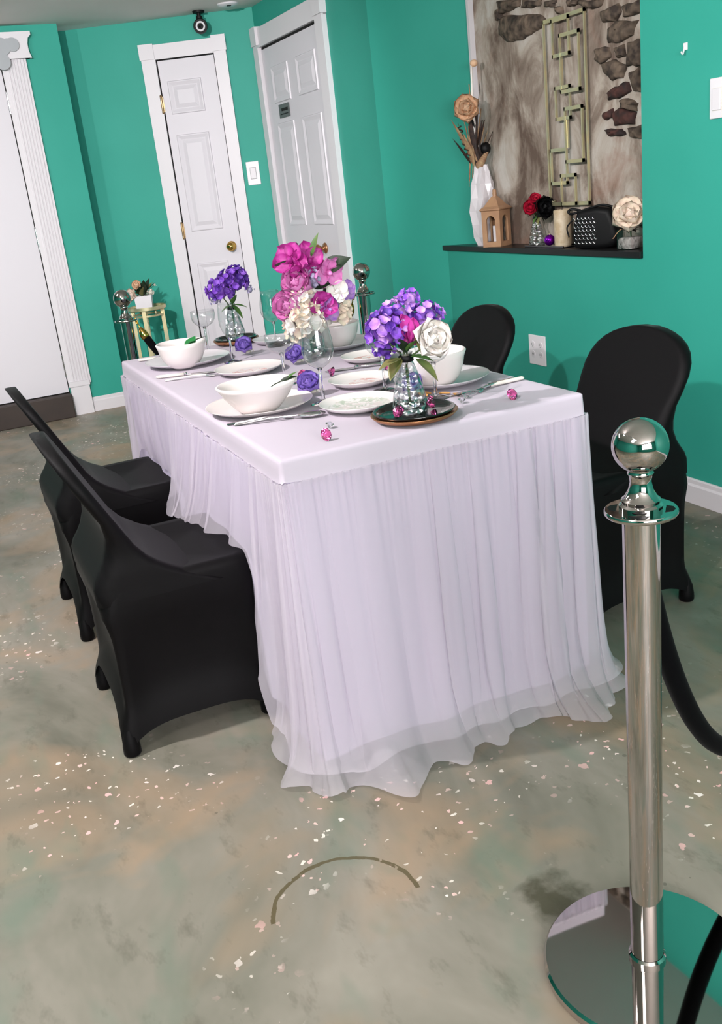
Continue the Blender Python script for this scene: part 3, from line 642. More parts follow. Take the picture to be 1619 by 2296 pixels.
for i,(lb_,loc,rz) in enumerate([('large chrome rope stanchion in the right foreground',(.262,-.803,0),.3),('chrome stanchion behind the far left corner of the table',(.19,2.522,0),.9),
   ('chrome stanchion behind the bouquets, near the panelled doors',(1.15,2.10,0),2.4),('chrome stanchion beyond the right edge, holding the front rope',(1.10,-.447,0),2.6)]):
    s_=s1 if i==0 else copy_tree(s1); s_.location=loc; s_.rotation_euler=(0,0,rz); tag(s_,lb_,'stanchion',GS)
def rope(name,label,A,B,sag,skew=0):
    o=thing(name,label,'rope',(0,0,0)); A,B=Vector(A),Vector(B); pts=[]; n=40
    for i in range(n+1):
        t=i/n; p=A.lerp(B,t); p.z-=sag*(1-(2*t-1)**2)**.8 if 0<t<1 else 0; pts.append(p)
    # trim so that the metal ends take the outer part
    L=[0]; 
    for a,b in zip(pts,pts[1:]): L.append(L[-1]+(b-a).length)
    def at(d):
        for i in range(n):
            if L[i+1]>=d: f=(d-L[i])/(L[i+1]-L[i]); return pts[i].lerp(pts[i+1],f)
        return pts[-1]
    T=L[-1]; body=[at(.075+(T-.15)*k/48) for k in range(49)]
    obj('velvet_cord',MB().tube(body,.0175,16),VELVET,o)
    for d0,sg in ((0,1),(T,-1)):
        e=[at(d0+sg*q) for q in (.030,.036,.05,.062,.078,.082)]
        obj('end_ferrule',MB().tube(e,[.006,.010,.0165,.0195,.0195,.018],16),BRASS,o)
        a,b=at(d0+sg*.001),at(d0+sg*.032); d=(b-a).normalized(); s=d.cross(Vector((0,0,1))).normalized(); up=Vector((0,0,1))
        hp=[b,b-d*.012,b-d*.018+up*.010,a+up*.012,a-d*.008+up*.006,a-d*.006-up*.006,a+d*.004-up*.008]
        obj('snap_hook',MB().tube(crv(hp,5),.0032,8),BRASS,o)
    return o
rope('velvet_rope','black velvet rope hanging from the front chrome stanchion',(.282,-.766,.800),(1.055,-.466,.800),.60)
rope('velvet_rope','black velvet rope with brass ends sagging behind the table',(.228,2.50,.802),(1.108,2.115,.802),.40)

# ------------------------------------------------------------------ tableware
ZT=HT+.0005
def plate(name,label,cat,x,y,dia,m,prof=None,z=ZT,group=None,m2=None,sx=1,rz=0):
    R=dia/2; pr=prof or [(.0001,.004),(R*.55,.004),(R*.66,.006),(R*.86,.013),(R*.985,.019),(R,.0205),(R*.99,.0185),(R*.86,.0095),(R*.66,.002),(R*.55,0),(.0001,0)]
    o=obj(name,MB().lathe(pr,56),m,loc=(x,y,z),rot=(0,0,rz)); o.scale=(sx,1,1); return tag(o,label,cat,group)
GP='dinner plates at the place settings'; GB='soup bowls on the plates'
plate('dinner_plate','pale dinner plate under the nearest left bowl','plate',.129,.500,.275,CERAM,group=GP)
plate('dinner_plate','pale dinner plate at the far left, under the bowl with a green leaf','plate',.171,1.392,.285,CERAM2,group=GP)
plate('dinner_plate','pale dinner plate under the bowl beside the white rose','plate',.592,.383,.25,CERAM2,group=GP)
plate('dinner_plate','pale dinner plate under the bowl behind the tall centrepiece','plate',.632,1.185,.25,CERAM2,group=GP)
def bowl(label,x,y,R,h,kind,z=ZT+.0045,sx=1,rz=0):
    if kind=='flare': P=[(.0001,.006),(R*.40,.006),(R*.50,.012),(R*.66,.028),(R*.82,h*.62),(R*.94,h*.88),(R*1.0,h)]
    else: P=[(.0001,.006),(R*.45,.006),(R*.60,.012),(R*.78,.030),(R*.90,h*.6),(R*.955,h*.85),(R,h)]
    out=[(r+.004,z_-.003) for r,z_ in reversed(P[1:])]
    pr=P+[(R+.003,h+.001),(R+.006,h-.002)]+out[1:]+[(R*.42,.0),(R*.36,0),(R*.36,.003),(.0001,.003)]
    o=obj('soup_bowl',MB().lathe(pr,56),CERAM,loc=(x,y,z),rot=(0,0,rz)); o.scale=(sx,1,1); return tag(o,label,'bowl',GB)
bowl('shallow flared white bowl nearest the left front corner','' or .112,.452,.088,.074,'flare',sx=1.08,rz=-.4)
bowl('round white bowl with a green leaf at the far left',.135,1.300,.076,.083,'round')
bowl('round white bowl behind the white rose on the right',.552,.345,.079,.090,'round')
bowl('round white bowl behind the tall floral centrepiece',.618,1.150,.075,.082,'round')
plate('side_plate','small white plate with a pink flower print between the left settings','plate',.270,1.025,.212,PRINTP,group='printed side plates')
plate('side_plate','small white plate with a pink flower print left of the glass bottle','plate',.435,.552,.178,PRINTP,group='printed side plates',rz=1)
plate('side_plate','small white plate with a faint green leaf print beside the black tray','plate',.316,.296,.195,PRINTG,group='printed side plates')
plate('side_plate','small white plate half hidden behind the purple front bouquet','plate',.600,.860,.17,PRINTP,group='printed side plates',rz=2)
plate('side_plate','flat grey-rimmed plate at the back by the tall wine glass','plate',.52,1.50,.16,CERAM2,group='printed side plates')
def tray(x,y,lab,dia=.200):
    o=thing('black_tray',lab,'tray',(x,y,ZT),group='black dishes with copper rims'); R=dia/2
    obj('copper_dish',MB().lathe([(.0001,0),(R*.72,0),(R*.9,.006),(R,.015),(R*.985,.017),(R*.9,.009),(.0001,.004)],56),COPPER,o)
    obj('black_dish',MB().lathe([(.0001,.008),(R*.7,.008),(R*.87,.014),(R*.94,.022),(R*.92,.023),(R*.85,.017),(R*.68,.011),(.0001,.011)],56),BLKGLZ,o); return o
tray(.366,.100,'round black dish with copper rim at the front of the table'); tray(.423,1.655,'round black dish with copper rim at the back of the table',.17)
def bottle(lab,x,y,z,h=.135,m=GLASSW):
    o=thing('bottle_vase',lab,'vase',(x,y,z),group='textured glass bottle vases'); k=h/.135
    prof=[(.0001,.004),(.034,.004),(.0375,.006),(.0385,.018),(.0355,.04),(.0305,.062),(.0245,.085),(.0185,.104),(.0142,.116),(.0135,.13),(.0155,.135)]
    obj('glass_body',MB().lathe([(r*k,z_*k) for r,z_ in [(.0001,0),(.036,0)]+prof[2:]],40),m,o)
    obj('glass_floor',MB().lathe([(.0001,.004*k),(.034*k,.004*k),(.033*k,.012*k),(.0001,.013*k)],32),SOLIDGLASS,o)
    obj('neck_band',MB().lathe([(.0142*k,.114*k),(.0165*k,.116*k),(.0165*k,.126*k),(.0142*k,.128*k)],32),BLKPL,o); return o
bottle('textured glass bottle vase on the front black dish',.362,.108,ZT+.0115,.140)
bottle('textured glass bottle vase on the back black dish',.425,1.66,ZT+.0115,.132)
def stemware(name,lab,x,y,kind,h):
    o=thing(name,lab,'glass',(x,y,ZT),group='clear stemmed glasses')
    if kind=='wine': P=[(.0045,.43),(.012,.455),(.026,.50),(.037,.57),(.0405,.65),(.039,.78),(.034,.92),(.0315,1.0)]; br=.033; sh=.43
    elif kind=='flute': P=[(.0045,.42),(.010,.45),(.019,.52),(.0255,.63),(.027,.75),(.025,.90),(.0225,1.0)]; br=.029; sh=.42
    else: P=[(.0045,.60),(.012,.62),(.028,.68),(.039,.77),(.043,.88),(.042,1.0)]; br=.031; sh=.60
    obj('bowl',MB().lathe([(.0001,P[0][1]*h+.001)]+[(r,z*h) for r,z in P]+[(P[-1][0]-.0012,h),(P[-1][0]-.0012,h-.001)],36),GLASS,o)
    obj('stem',MB().lathe([(.006,.006),(.0042,.015),(.0036,sh*h*.5),(.0040,sh*h*.9),(.0065,sh*h+.004)],16,cap0=True,cap1=True),SOLIDGLASS,o)
    obj('foot',MB().lathe([(.0001,0),(br,0),(br,.0015),(br*.6,.004),(.006,.0075),(.0001,.0075)],32),SOLIDGLASS,o); return o
stemware('wine_glass','large clear wine glass at the front between plates and rose',.273,.421,'wine',.203)
stemware('coupe_glass','clear coupe glass just behind the front wine glass',.287,.746,'coupe',.143)
stemware('champagne_flute','clear flute beside the far left bowl',.289,1.263,'flute',.192)
stemware('coupe_glass','clear coupe glass at the far left, before the back bouquet',.287,1.555,'coupe',.147)
stemware('wine_glass','tall clear wine glass left of the floral centrepiece',.501,1.43,'wine',.192)
stemware('coupe_glass','clear coupe glass in front of the right bowl, beside the white rose',.497,.239,'coupe',.142)
stemware('wine_glass','clear wine glass hidden behind the purple front bouquet',.447,.425,'wine',.195)
# cutlery, lying flat; built along +x
def place2(o,a,b,z=ZT): 
    A,B=Vector(a),Vector(b); d=B-A; o.location=(A.x,A.y,z); o.rotation_euler=(0,0,math.atan2(d.y,d.x)); return d.length
def cut(name,lab,cat,a,b,kind,grp='cutlery beside the plates'):
    o=thing(name,lab,cat,group=grp); L=place2(o,a,b)
    def flat(prof,z0=.001,th=.002):   # prof: (x, halfwidth, z)
        mb=MB(); mb.loft([[(x,-w_,z0+zz),(x,w_,z0+zz),(x,w_*.9,z0+zz+th),(x,-w_*.9,z0+zz+th)] for x,w_,zz in prof],cap0=True,cap1=True); return mb
    if kind in('knife','wknife'):
        hm=IVORY if kind=='wknife' else STEEL; hl=L*.46
        obj('handle',MB().loft([[(x,r*math.cos(k*PI/5),.006+r*.75*math.sin(k*PI/5)) for k in range(10)] for x,r in ((0,.003),(.006,.0065),(hl*.6,.0065),(hl,.0052))],cap0=True,cap1=True),hm,o)
        obj('ferrule',MB().tube([(hl-.001,0,.006),(hl+.008,0,.006)],.0055,12),STEEL,o)
        obj('blade',flat([(hl,.004,.003),(hl+.02,.008,.003),(L*.85,.009,.002),(L*.97,.005,.001),(L,.0005,.001)],.001,.0015),STEEL,o,smooth=False)
    elif kind=='spoon':
        obj('handle',flat([(0,.0055,0),(.02,.0065,.002),(L*.4,.0035,.008),(L*.72,.0028,.007)]),STEEL,o,smooth=False)
        obj('spoon_bowl',MB().ball((0,0,0),(L*.16,.019,.007),20,Matrix.Translation((L*.86,0,.0075))),STEEL,o)
    else:
        hm=IVORY if kind=='wfork' else STEEL
        obj('handle',flat([(0,.0055,0),(.02,.0065,.002),(L*.45,.0035,.007),(L*.66,.003,.005)],.001,.003),hm,o,smooth=False)
        obj('fork_head',flat([(L*.64,.003,.005),(L*.72,.011,.002),(L*.78,.012,.002)]),STEEL,o,smooth=False)
        for k in range(4): y=-.0098+k*.0065; obj('tine',MB().box((L*.77,y-.0012,.003),(L,y+.0012,.0045)),STEEL,o,smooth=False)
    return o
cut('table_spoon','silver spoon lying before the nearest left plate','spoon',(.022,.378),(.224,.298),'spoon')
cut('table_fork','silver fork beside the spoon before the nearest left plate','fork',(.010,.398),(.198,.325),'fork')
cut('table_knife','white-handled knife before the far left plate','knife',(.018,1.205),(.20,1.130),'wknife')
cut('table_fork','white-handled fork beside the knife at the far left plate','fork',(.030,1.135),(.215,1.06),'wfork')
cut('table_knife','white knife handle poking out behind the far left plate','knife',(.045,1.611),(.20,1.56),'wknife')
cut('table_knife','white-handled knife on the right edge of the table','knife',(.748,.236),(.520,.222),'wknife')
cut('table_fork','silver fork lying along the right edge behind the white-handled knife','fork',(.745,.262),(.545,.19),'fork')
cut('table_knife','silver knife lying across the middle of the table','knife',(.60,.745),(.43,.80),'knife')
# sprig goes in with the flowers below
# gems
def gem(lab,x,y,R,m,tilt=(0,0,0),z=ZT,grp='pink acrylic gems'):
    mb=MB(); n=10; prof=[(.55,.42,.5),(1.0,.12,0),(1.0,.04,0)]
    r=[[(R*a*math.cos(2*PI*(k+o)/n),R*a*math.sin(2*PI*(k+o)/n),R*h) for k in range(n)] for a,h,o in ((.02,-.95,0),(.55,-.38,.5),(1,.06,0),(1,.12,0),(.58,.42,.5))]
    mb.loft(r,cap0=True,cap1=True); o=obj('acrylic_gem',mb,m,smooth=False,rot=tilt)
    zmin=min((o.rotation_euler.to_matrix()@Vector(v)).z for v in mb.v); o.location=(x,y,z-zmin); return tag(o,lab,'gem',grp)
gem('pink gem near the front left corner of the table',.138,.075,.0145,PINKG,(1.2,.3,.2))
gem('pink gem alone near the right front corner of the table',.612,.078,.0145,PINKG,(1.0,-.5,.4))
gem('pink gem behind the lavender rose at the front',.352,.782,.014,PINKG,(1.9,.3,.2)); gem('pink gem in the middle, right of the front wine glass',.425,.732,.0145,PINKG,(1.9,.6,.9))
gem('pink gem behind the purple front bouquet, above the printed plate',.567,.668,.0135,PINKG,(1.9,.2,.4))
gem('pink gem on the black dish left of the bottle',.322,.090,.0145,PINKG,(1.7,.3,.1),ZT+.0125); gem('pink gem on the black dish right of the bottle',.415,.108,.0150,PINKG,(1.3,-.2,.6),ZT+.0125)
gem('clear gem behind the front pink gem',.186,.170,.010,CLEARG,(.2,.2,0),grp='clear acrylic gems'); gem('clear gem beside the black dish on the right',.513,.140,.009,CLEARG,(.2,.1,0),grp='clear acrylic gems')
gem('clear gem near the coupe foot beside the orange petals',.545,.175,.008,CLEARG,(.3,.4,0),grp='clear acrylic gems')

# ------------------------------------------------------------------ flowers
def petal(L,W,cup=.3,curl=.2,n=4,tip=.0,ruf=0):
    def fn(u,v):
        s=(u-.5)*2; w_=W*(math.sin(PI*min(1,v*.93+.07))**.6)*(1-tip*v*v); x=s*w_/2
        return (x, v*L*math.cos(curl*v*2), cup*W*(s*s)*.6+L*math.sin(curl*v*2)*.7+ruf*math.sin(s*5+v*3)*v)
    return MB().grid(fn,max(n,6) if L>.018 else 3,7 if L>.018 else 4)
def petal_mesh(*a,mat_=None,**k):
    me=petal(*a,**k).mesh('petal'); 
    if mat_: me.materials.append(mat_)
    return me
def orient(d,roll=0):
    d=Vector(d).normalized(); return d.to_track_quat('Z','Y').to_matrix().to_4x4()@Matrix.Rotation(roll,4,'Z')
def put(name,me,parent,M):
    o=bpy.data.objects.new(name,me); COL.objects.link(o); o.parent=parent; o.matrix_basis=M; return o
def rose_mb(R,seed=0,layers=((3,.35,1.25),(4,.6,.95),(5,.85,.62),(6,1.05,.30))):
    rd=random.Random(seed); out=[]
    for li,(n,k,tilt) in enumerate(layers):
        for i in range(n):
            P=petal(R*k*1.15,R*k*1.5,.55,.28-.10*li,4,0,R*.05)
            M=Matrix.Rotation(2*PI*(i+.37*li)/n+rd.uniform(-.2,.2),4,'Z')@Matrix.Translation((0,R*.06*k,R*.02*(4-li)))@Matrix.Rotation(tilt+rd.uniform(-.1,.1),4,'X'); out.append((P,M))
    return out
def rose(parent,name,c,d,R,m,seed=0,part='petal'):
    b=bpy.data.objects.new(name,None); COL.objects.link(b); b.parent=parent; b.empty_display_size=.01; b.matrix_basis=Matrix.Translation(c)@orient(d)
    core=MB().ball((0,0,R*.22),(R*.32,R*.32,R*.36),12); obj('bud',core,m,b)
    for P,M in rose_mb(R,seed):
        me=P.mesh('petal'); me.materials.append(m); put(part,me,b,M)
    return b
def floret_mesh(r,m,n=5,name='floret'):
    mb=MB()
    for i in range(n):
        P=petal(r,r*.95,.3,.15,3); mb.add(P.v,P.f,Matrix.Rotation(2*PI*i/n,4,'Z')@Matrix.Rotation(.35,4,'X'))
    mb.ball((0,0,r*.06),r*.12,6); me=mb.mesh(name); me.materials.append(m); return me
def hydrangea(parent,name,c,R,mats,nf,seed,sq=(1,1,1),fr=.36,up=-.5):
    rd=random.Random(seed); b=bpy.data.objects.new(name,None); COL.objects.link(b); b.parent=parent; b.location=c; b.empty_display_size=.01
    obj('bloom_core',MB().ball((0,0,0),(R*.62*sq[0],R*.62*sq[1],R*.62*sq[2]),12),mats[0],b)
    ms=[floret_mesh(R*fr,m) for m in mats]; ga=PI*(3-5**.5)
    for i in range(nf):
        z=1-(1-up)*(i+.5)/nf; r=math.sqrt(max(0,1-z*z)); a=ga*i+rd.uniform(-.2,.2); d=Vector((r*math.cos(a),r*math.sin(a),z))
        p=Vector((d.x*sq[0],d.y*sq[1],d.z*sq[2]))*R*rd.uniform(.72,.9); put('floret',ms[rd.randrange(len(ms))],b,Matrix.Translation(p)@orient(d+Vector((rd.uniform(-.3,.3),rd.uniform(-.3,.3),rd.uniform(-.2,.3))),rd.uniform(0,6))@Matrix.Scale(rd.uniform(.85,1.2),4))
    return b
def leaf_mesh(L,W,m,fold=.25,curl=.25):
    def fn(u,v):
        s=(u-.5)*2; w_=W*math.sin(PI*v**.8)**.9*(1-.25*v)+.0008; return (s*w_/2, v*L, abs(s)*fold*w_*.5-curl*L*v*v*.5)
    me=MB().grid(fn,4,8).mesh('leaf'); me.materials.append(m); return me
def leaf(parent,p,d,L,W,m,roll=0,curl=.25):
    d=Vector(d).normalized(); q=d.to_track_quat('Y','Z').to_matrix().to_4x4(); return put('leaf',leaf_mesh(L,W,m,.25,curl),parent,Matrix.Translation(p)@q@Matrix.Rotation(roll,4,'Y'))
def stem(parent,pts,r,m=None): return obj('stem',MB().tube(crv(pts,6),r,8),m or STEMM,parent)
# image-right / image-up / toward-camera directions on the ground
RT=Vector((.927,-.376,0)); BK=Vector((.376,.927,0)); UP=Vector((0,0,1))
def pos(r,u,b=0): return RT*r+UP*u+BK*b
# front bouquet
bq=thing('flower_bouquet','purple bouquet with one white rose in the front glass bottle','flowers',(.362,.108,ZT+.012+.13),group='bouquets on the table')
hydrangea(bq,'violet_bloom',pos(-.040,.062,-.01),.046,[PURPLE,PURPLE2,DKPURP,PURPLE],34,1)
hydrangea(bq,'violet_bloom',pos(-.008,.088,.03),.036,[PURPLE2,PURPLE],24,2)
hydrangea(bq,'violet_bloom',pos(.052,.078,.035),.036,[PURPLE,DKPURP,PURPLE2],24,3,(1.25,1,.8))
hydrangea(bq,'violet_bloom',pos(.020,.118,.03),.026,[PURPLE2,PURPLE],18,4)
hydrangea(bq,'violet_bloom',pos(-.045,.020,.0),.026,[DKPURP,PURPLE],16,5)
mg=petal_mesh(.06,.034,.5,.1,mat_=MAGENTA)
for k,(r,u,rr) in enumerate(((.002,.03,.1),(.016,.025,-.1),(.01,.04,.3))): put('magenta_petal',mg,bq,Matrix.Translation(pos(r,u,-.018))@Matrix.Rotation(PI/2-.2+rr*.3,4,'X')@Matrix.Rotation(rr,4,'Z'))
rose(bq,'white_rose',pos(.053,.036,-.025),pos(.45,.25,-1),.039,WHITEP,3)
for r,u,dr,du,L,W,m in ((-.01,-.002,-1,-.15,.062,.044,OLEAF),(-.012,.0,-.6,-.7,.058,.046,OLEAF),(.008,.0,1,-.1,.055,.040,LEAF),(.02,-.005,.8,-.75,.072,.044,OLEAF),(.03,.06,.05,-.9,.055,.022,OLEAF),(.0,.01,-.2,.7,.05,.03,DKLEAF),(.004,.012,.4,.6,.05,.03,LEAF),(-.01,.01,-1,.5,.05,.03,DKLEAF)): leaf(bq,pos(r,u,-.015),pos(dr,du,-.45),L,W,m)
for r,u,b in ((-.04,.04,0),(.02,.08,.02),(.05,.02,-.01),(-.01,.07,.02)): stem(bq,[(0,0,-.118),(0,0,-.02),pos(r*.5,u*.4,b),pos(r,u,b)],.0022)
# back bouquet
bq=thing('flower_bouquet','violet bouquet in the bottle at the back of the table','flowers',(.425,1.66,ZT+.012+.123),group='bouquets on the table')
hydrangea(bq,'violet_bloom',pos(-.034,.058,0),.048,[PURPLE,DKPURP],34,11); hydrangea(bq,'violet_bloom',pos(.030,.085,.01),.050,[DKPURP,PURPLE,DKPURP],34,12,(.9,.9,1.1)); hydrangea(bq,'violet_bloom',pos(.0,.092,.0),.036,[PURPLE,DKPURP],24,13)
hydrangea(bq,'pale_floret_spray',pos(-.055,.025,.0),.020,[GREYFL],10,14); hydrangea(bq,'pale_floret_spray',pos(.075,.05,.0),.018,[GREYFL],8,15)
for dr,du,L in ((.9,-.1,.06),(.5,-.6,.065),(-.6,-.2,.05),(.3,.6,.05)): leaf(bq,pos(.005,.005,-.01),pos(dr,du,-.3),L,.03,LEAF)
for r,u,b in ((-.03,.04,0),(.025,.06,.01),(0,.07,0)): stem(bq,[(0,0,-.11),(0,0,-.02),pos(r*.5,u*.4,b),pos(r,u,b)],.0022)
# tall centrepiece
CX=Vector((.505,1.078,ZT))
cv=thing('centrepiece_vase','clear glass vase under the tall magenta centrepiece','vase',CX)
obj('glass_body',MB().lathe([(.0001,0),(.034,0),(.038,.01),(.04,.05),(.036,.10),(.042,.125)],36),GLASSW,cv)
bq=thing('flower_centrepiece','tall centrepiece of magenta orchids, pink roses and cream hydrangea','flowers',CX+Vector((0,0,.092)),group='bouquets on the table')
hydrangea(bq,'cream_bloom',pos(-.012,.030,-.05),.056,[CREAM,CREAM,WHITEP],36,21,(1,1,1),.52); hydrangea(bq,'cream_bloom',pos(-.006,.082,-.035),.046,[CREAM,WHITEP],28,22,(1,1,1),.52); hydrangea(bq,'cream_bloom',pos(.085,.035,.01),.045,[CREAM,WHITEP],26,23,(1,1,1),.52); hydrangea(bq,'cream_bloom',pos(-.035,.0,-.01),.04,[CREAM],22,24,(1,1,1),.52)
rose(bq,'pink_rose',pos(-.052,.080,-.03),pos(-.5,.3,-1),.046,PINK,5); rose(bq,'pink_rose',pos(-.020,.140,-.02),pos(-.3,.6,-1),.046,PINK,6)
def orchid(parent,name,c,d,R,m,seed,n=5):
    b=bpy.data.objects.new(name,None); COL.objects.link(b); b.parent=parent; b.matrix_basis=Matrix.Translation(c)@orient(d,seed*.7); b.empty_display_size=.01
    rd=random.Random(seed)
    for i in range(n):
        me=petal_mesh(R*rd.uniform(.9,1.15),R*1.05,.3,rd.uniform(-.15,.22),mat_=m,ruf=R*.10); put('petal',me,b,Matrix.Rotation(2*PI*i/n+rd.uniform(-.15,.15),4,'Z')@Matrix.Rotation(.12+rd.uniform(-.2,.3),4,'X'))
    obj('lip',MB().ball((0,0,R*.2),(R*.16,R*.16,R*.26),10),m,b); return b
orchid(bq,'magenta_orchid',pos(-.030,.215,-.01),pos(-.5,.35,-1),.062,MAGENTA,1); orchid(bq,'magenta_orchid',pos(.020,.205,.0),pos(.35,.45,-1),.056,MAGENTA,2); orchid(bq,'magenta_orchid',pos(-.008,.175,-.02),pos(.0,-.1,-1),.042,MAGENTA,3)
orchid(bq,'pink_orchid',pos(.075,.168,-.01),pos(.6,-.2,-1),.055,PINK,4); orchid(bq,'violet_orchid',pos(.045,.078,-.05),pos(.3,.2,-1),.050,MAGENTA,6); orchid(bq,'violet_orchid',pos(.065,.062,-.045),pos(.6,-.3,-1),.04,PURPLE2,7)
orchid(bq,'white_orchid',pos(.095,.105,.0),pos(.4,.3,-1),.045,WHITEP,8); orchid(bq,'pale_violet_orchid',pos(.125,.105,.02),pos(.7,.1,-1),.036,PURPLE2,9)
hydrangea(bq,'grey_lilac_spray',pos(.030,.150,-.03),.026,[GREYFL],18,25,(.8,.8,1.5))
for r,u,dr,du,L,W,m in ((.06,.175,.9,.35,.095,.062,DKLEAF),(.03,.22,.35,1,.075,.028,LEAF),(-.03,.19,-.5,.2,.06,.045,DKLEAF),(.02,.13,.6,.1,.07,.04,DKLEAF),(.055,.12,.5,-.3,.06,.035,DKLEAF),(.0,.16,-.3,-.4,.05,.03,DKLEAF)): leaf(bq,pos(r,u,.0),pos(dr,du,-.1),L,W,m,PI/3)
for r,u,b in ((-.02,.19,0),(.02,.19,.01),(.07,.15,0),(.04,.06,-.02),(-.03,.07,-.02),(.08,.03,.01),(-.01,.02,-.03)): stem(bq,[(r*.1,0,-.085),(r*.3,0,-.01),pos(r*.6,u*.5,b),pos(r,u,b)],.0024)
# lavender roses on sprigs of baby's breath
for i,(lb_,x,y,R) in enumerate((('lavender rose at the front, beside the nearest bowl',.288,.548,.030),('lavender rose beside the flute at the far left',.366,1.36,.029),('lavender rose behind the front wine glass, in the middle',.425,1.02,.028),('lavender rose peeking out behind the front glass bottle',.474,.312,.025))):
    o=thing('lavender_rose',lb_,'flower',(x,y,ZT),group='loose lavender roses on the table'); rose(o,'rose_head',(0,0,.026),pos(-.2,.75,-.75),R,FOAMP,30+i)
    hydrangea(o,'babys_breath',(.004,-.004,.010),.012,[BREATH],14,40+i,(1.9,1.9,.75),.32,-.1)
# orange petals, loose bowl leaves
og=thing('orange_petals','orange petals lying under the right coupe glass','petals',(.52,.255,ZT))
for k,(dx,dy,a) in enumerate(((-.035,.012,.2),(.02,-.01,1.4),(.035,-.03,2.2),(-.015,.025,.9))): put('petal',petal_mesh(.03,.022,.2,.1,mat_=ORANGE),og,Matrix.Translation((dx,dy,.002))@Matrix.Rotation(a,4,'Z'))
o=tag(obj('green_leaf',leaf_mesh(.055,.04,BRLEAF),None),'bright green leaf standing in the far left bowl','leaf'); o.location=(.150,1.285,ZT+.062); o.rotation_euler=(.9,.35,-.8)
o=tag(obj('green_leaf',leaf_mesh(.07,.022,DKLEAF),None),'dark green leaf draped over the rim of the far left bowl','leaf'); o.location=(.155,1.29,ZT+.078); o.rotation_euler=(.35,0,-1.6)

sg=thing('leaf_sprig','thin dark leaf sprig lying in the nearest left bowl','leaf',(.112,.452,ZT+.0045))
stem(sg,[pos(.015,.030,-.01),pos(.035,.058,.0),pos(.062,.070,.0),pos(.088,.078,.0)],.0016,DKLEAF); leaf(sg,pos(.060,.070,0),pos(1,.30,-.1),.045,.016,DKLEAF,.6); leaf(sg,pos(.075,.074,0),pos(.8,.5,.1),.035,.012,LEAF,.3)
# ------------------------------------------------------------------ back corner: gold side table and planter
ST=Vector((.700,4.60,0)); ZS=.640
st=thing('side_table','small gold side table by the far green wall','table',ST,-.25)
obj('tray_top',MB().lathe([(.0001,ZS-.012),(.118,ZS-.012),(.123,ZS-.008),(.123,ZS+.012),(.118,ZS+.012),(.116,ZS-.004),(.0001,ZS-.004)],48),GOLD,st,auto=40)
obj('lower_ring',MB().lathe([(.098,ZS-.052),(.106,ZS-.052),(.106,ZS-.040),(.098,ZS-.040),(.098,ZS-.052)],40),GOLD,st,auto=40)
for a in (-.2,PI/2+.2,PI+.2,-PI/2-.2): x,y=.098*math.cos(a),.098*math.sin(a); obj('leg',MB().box((x-.012,y-.012,0),(x+.012,y+.012,ZS-.012)),GOLD,st,smooth=False)
for a in (.5,2.1,3.7,5.3): obj('spacer',MB().tube([(.1*math.cos(a),.1*math.sin(a),ZS-.042),(.1*math.cos(a),.1*math.sin(a),ZS-.012)],.007,8),GOLD,st)
pt=thing('flower_pot','square white pot on the gold side table','pot',ST+Vector((-.010,0,ZS-.0035)),-.3)
obj('pot_body',MB().loft([[(sx*h,sy*h,z) for sx,sy in ((-1,-1),(1,-1),(1,1),(-1,1))] for h,z in ((.050,0),(.055,.085),(.051,.085),(.046,.075))],cap0=True,cap1=True),PLASTIC,pt,smooth=False)
pp=thing('leafy_plant','dark-leaved artificial plant in the square white pot','plant',ST+Vector((-.010,0,ZS+.074)))
rp=random.Random(9)
for i in range(16):
    a=i*2.4; t=rp.uniform(.25,1.15); d=Vector((math.cos(a)*math.sin(t),math.sin(a)*math.sin(t),math.cos(t))); leaf(pp,d*.008,d,rp.uniform(.085,.13),rp.uniform(.045,.065),DKLEAF if i%3 else OLEAF,rp.uniform(-.5,.5),.2)
rose(pp,'white_bloom',pos(-.062,.022,-.03),pos(-.4,.1,-1),.036,CREAM,50); rose(pp,'dusty_pink_bloom',pos(-.022,.072,-.02),pos(-.2,.6,-1),.030,PEACH,51); hydrangea(pp,'white_spray',pos(.055,.022,-.02),.024,[BREATH],12,52); hydrangea(pp,'white_spray',pos(.085,.065,.0),.012,[BREATH],6,53)
for q in (pos(-.062,.022,-.03),pos(-.022,.072,-.02),pos(.055,.022,-.02),pos(.085,.065,0)): stem(pp,[(0,0,-.02),q*.5,q],.002)

# ------------------------------------------------------------------ niche shelf and its things
ZN=.917
shelf=obj('niche_shelf',MB().prism([(1.858,1.136),(1.994,1.136),(1.994,2.437),(1.872,2.648),(1.858,2.660)],.893,ZN),BLACKP,smooth=False,mods=[('bevel',.002)]); tag(shelf,'black shelf board along the bottom of the stone niche','shelf')
# metal wall art made of overlapping rectangles
wa=thing('metal_wall_art','tall gold metal wall panel of overlapping open rectangles','wall art',(1.975,1.728,1.07))
def rect_bar(y0,y1,z0,z1,x=0,t=.014,name='rectangle'):
    mb=MB(); d=.009
    for a,b in (((y0,z0),(y0+t*.5,z1)),((y1-t*.5,z0),(y1,z1)),((y0,z0),(y1,z0+t)),((y0,z1-t),(y1,z1))): mb.box((x-d/2,a[0],a[1]),(x+d/2,b[0],b[1]))
    return obj(name,mb,GOLD,wa,smooth=False)
by,bz=1.728,1.07
rect_bar(1.583-by,1.865-by,1.082-bz,1.812-bz,0,.014,'outer_frame')
for i,(a,b,c_,d_) in enumerate(((1.680,1.796,1.660,1.805),(1.614,1.745,1.520,1.744),(1.685,1.788,1.420,1.552),(1.605,1.727,1.250,1.468),(1.722,1.838,1.167,1.314),(1.664,1.770,1.083,1.210))): rect_bar(a-by,b-by,c_-bz,d_-bz,-.006-.0015*(i%2))
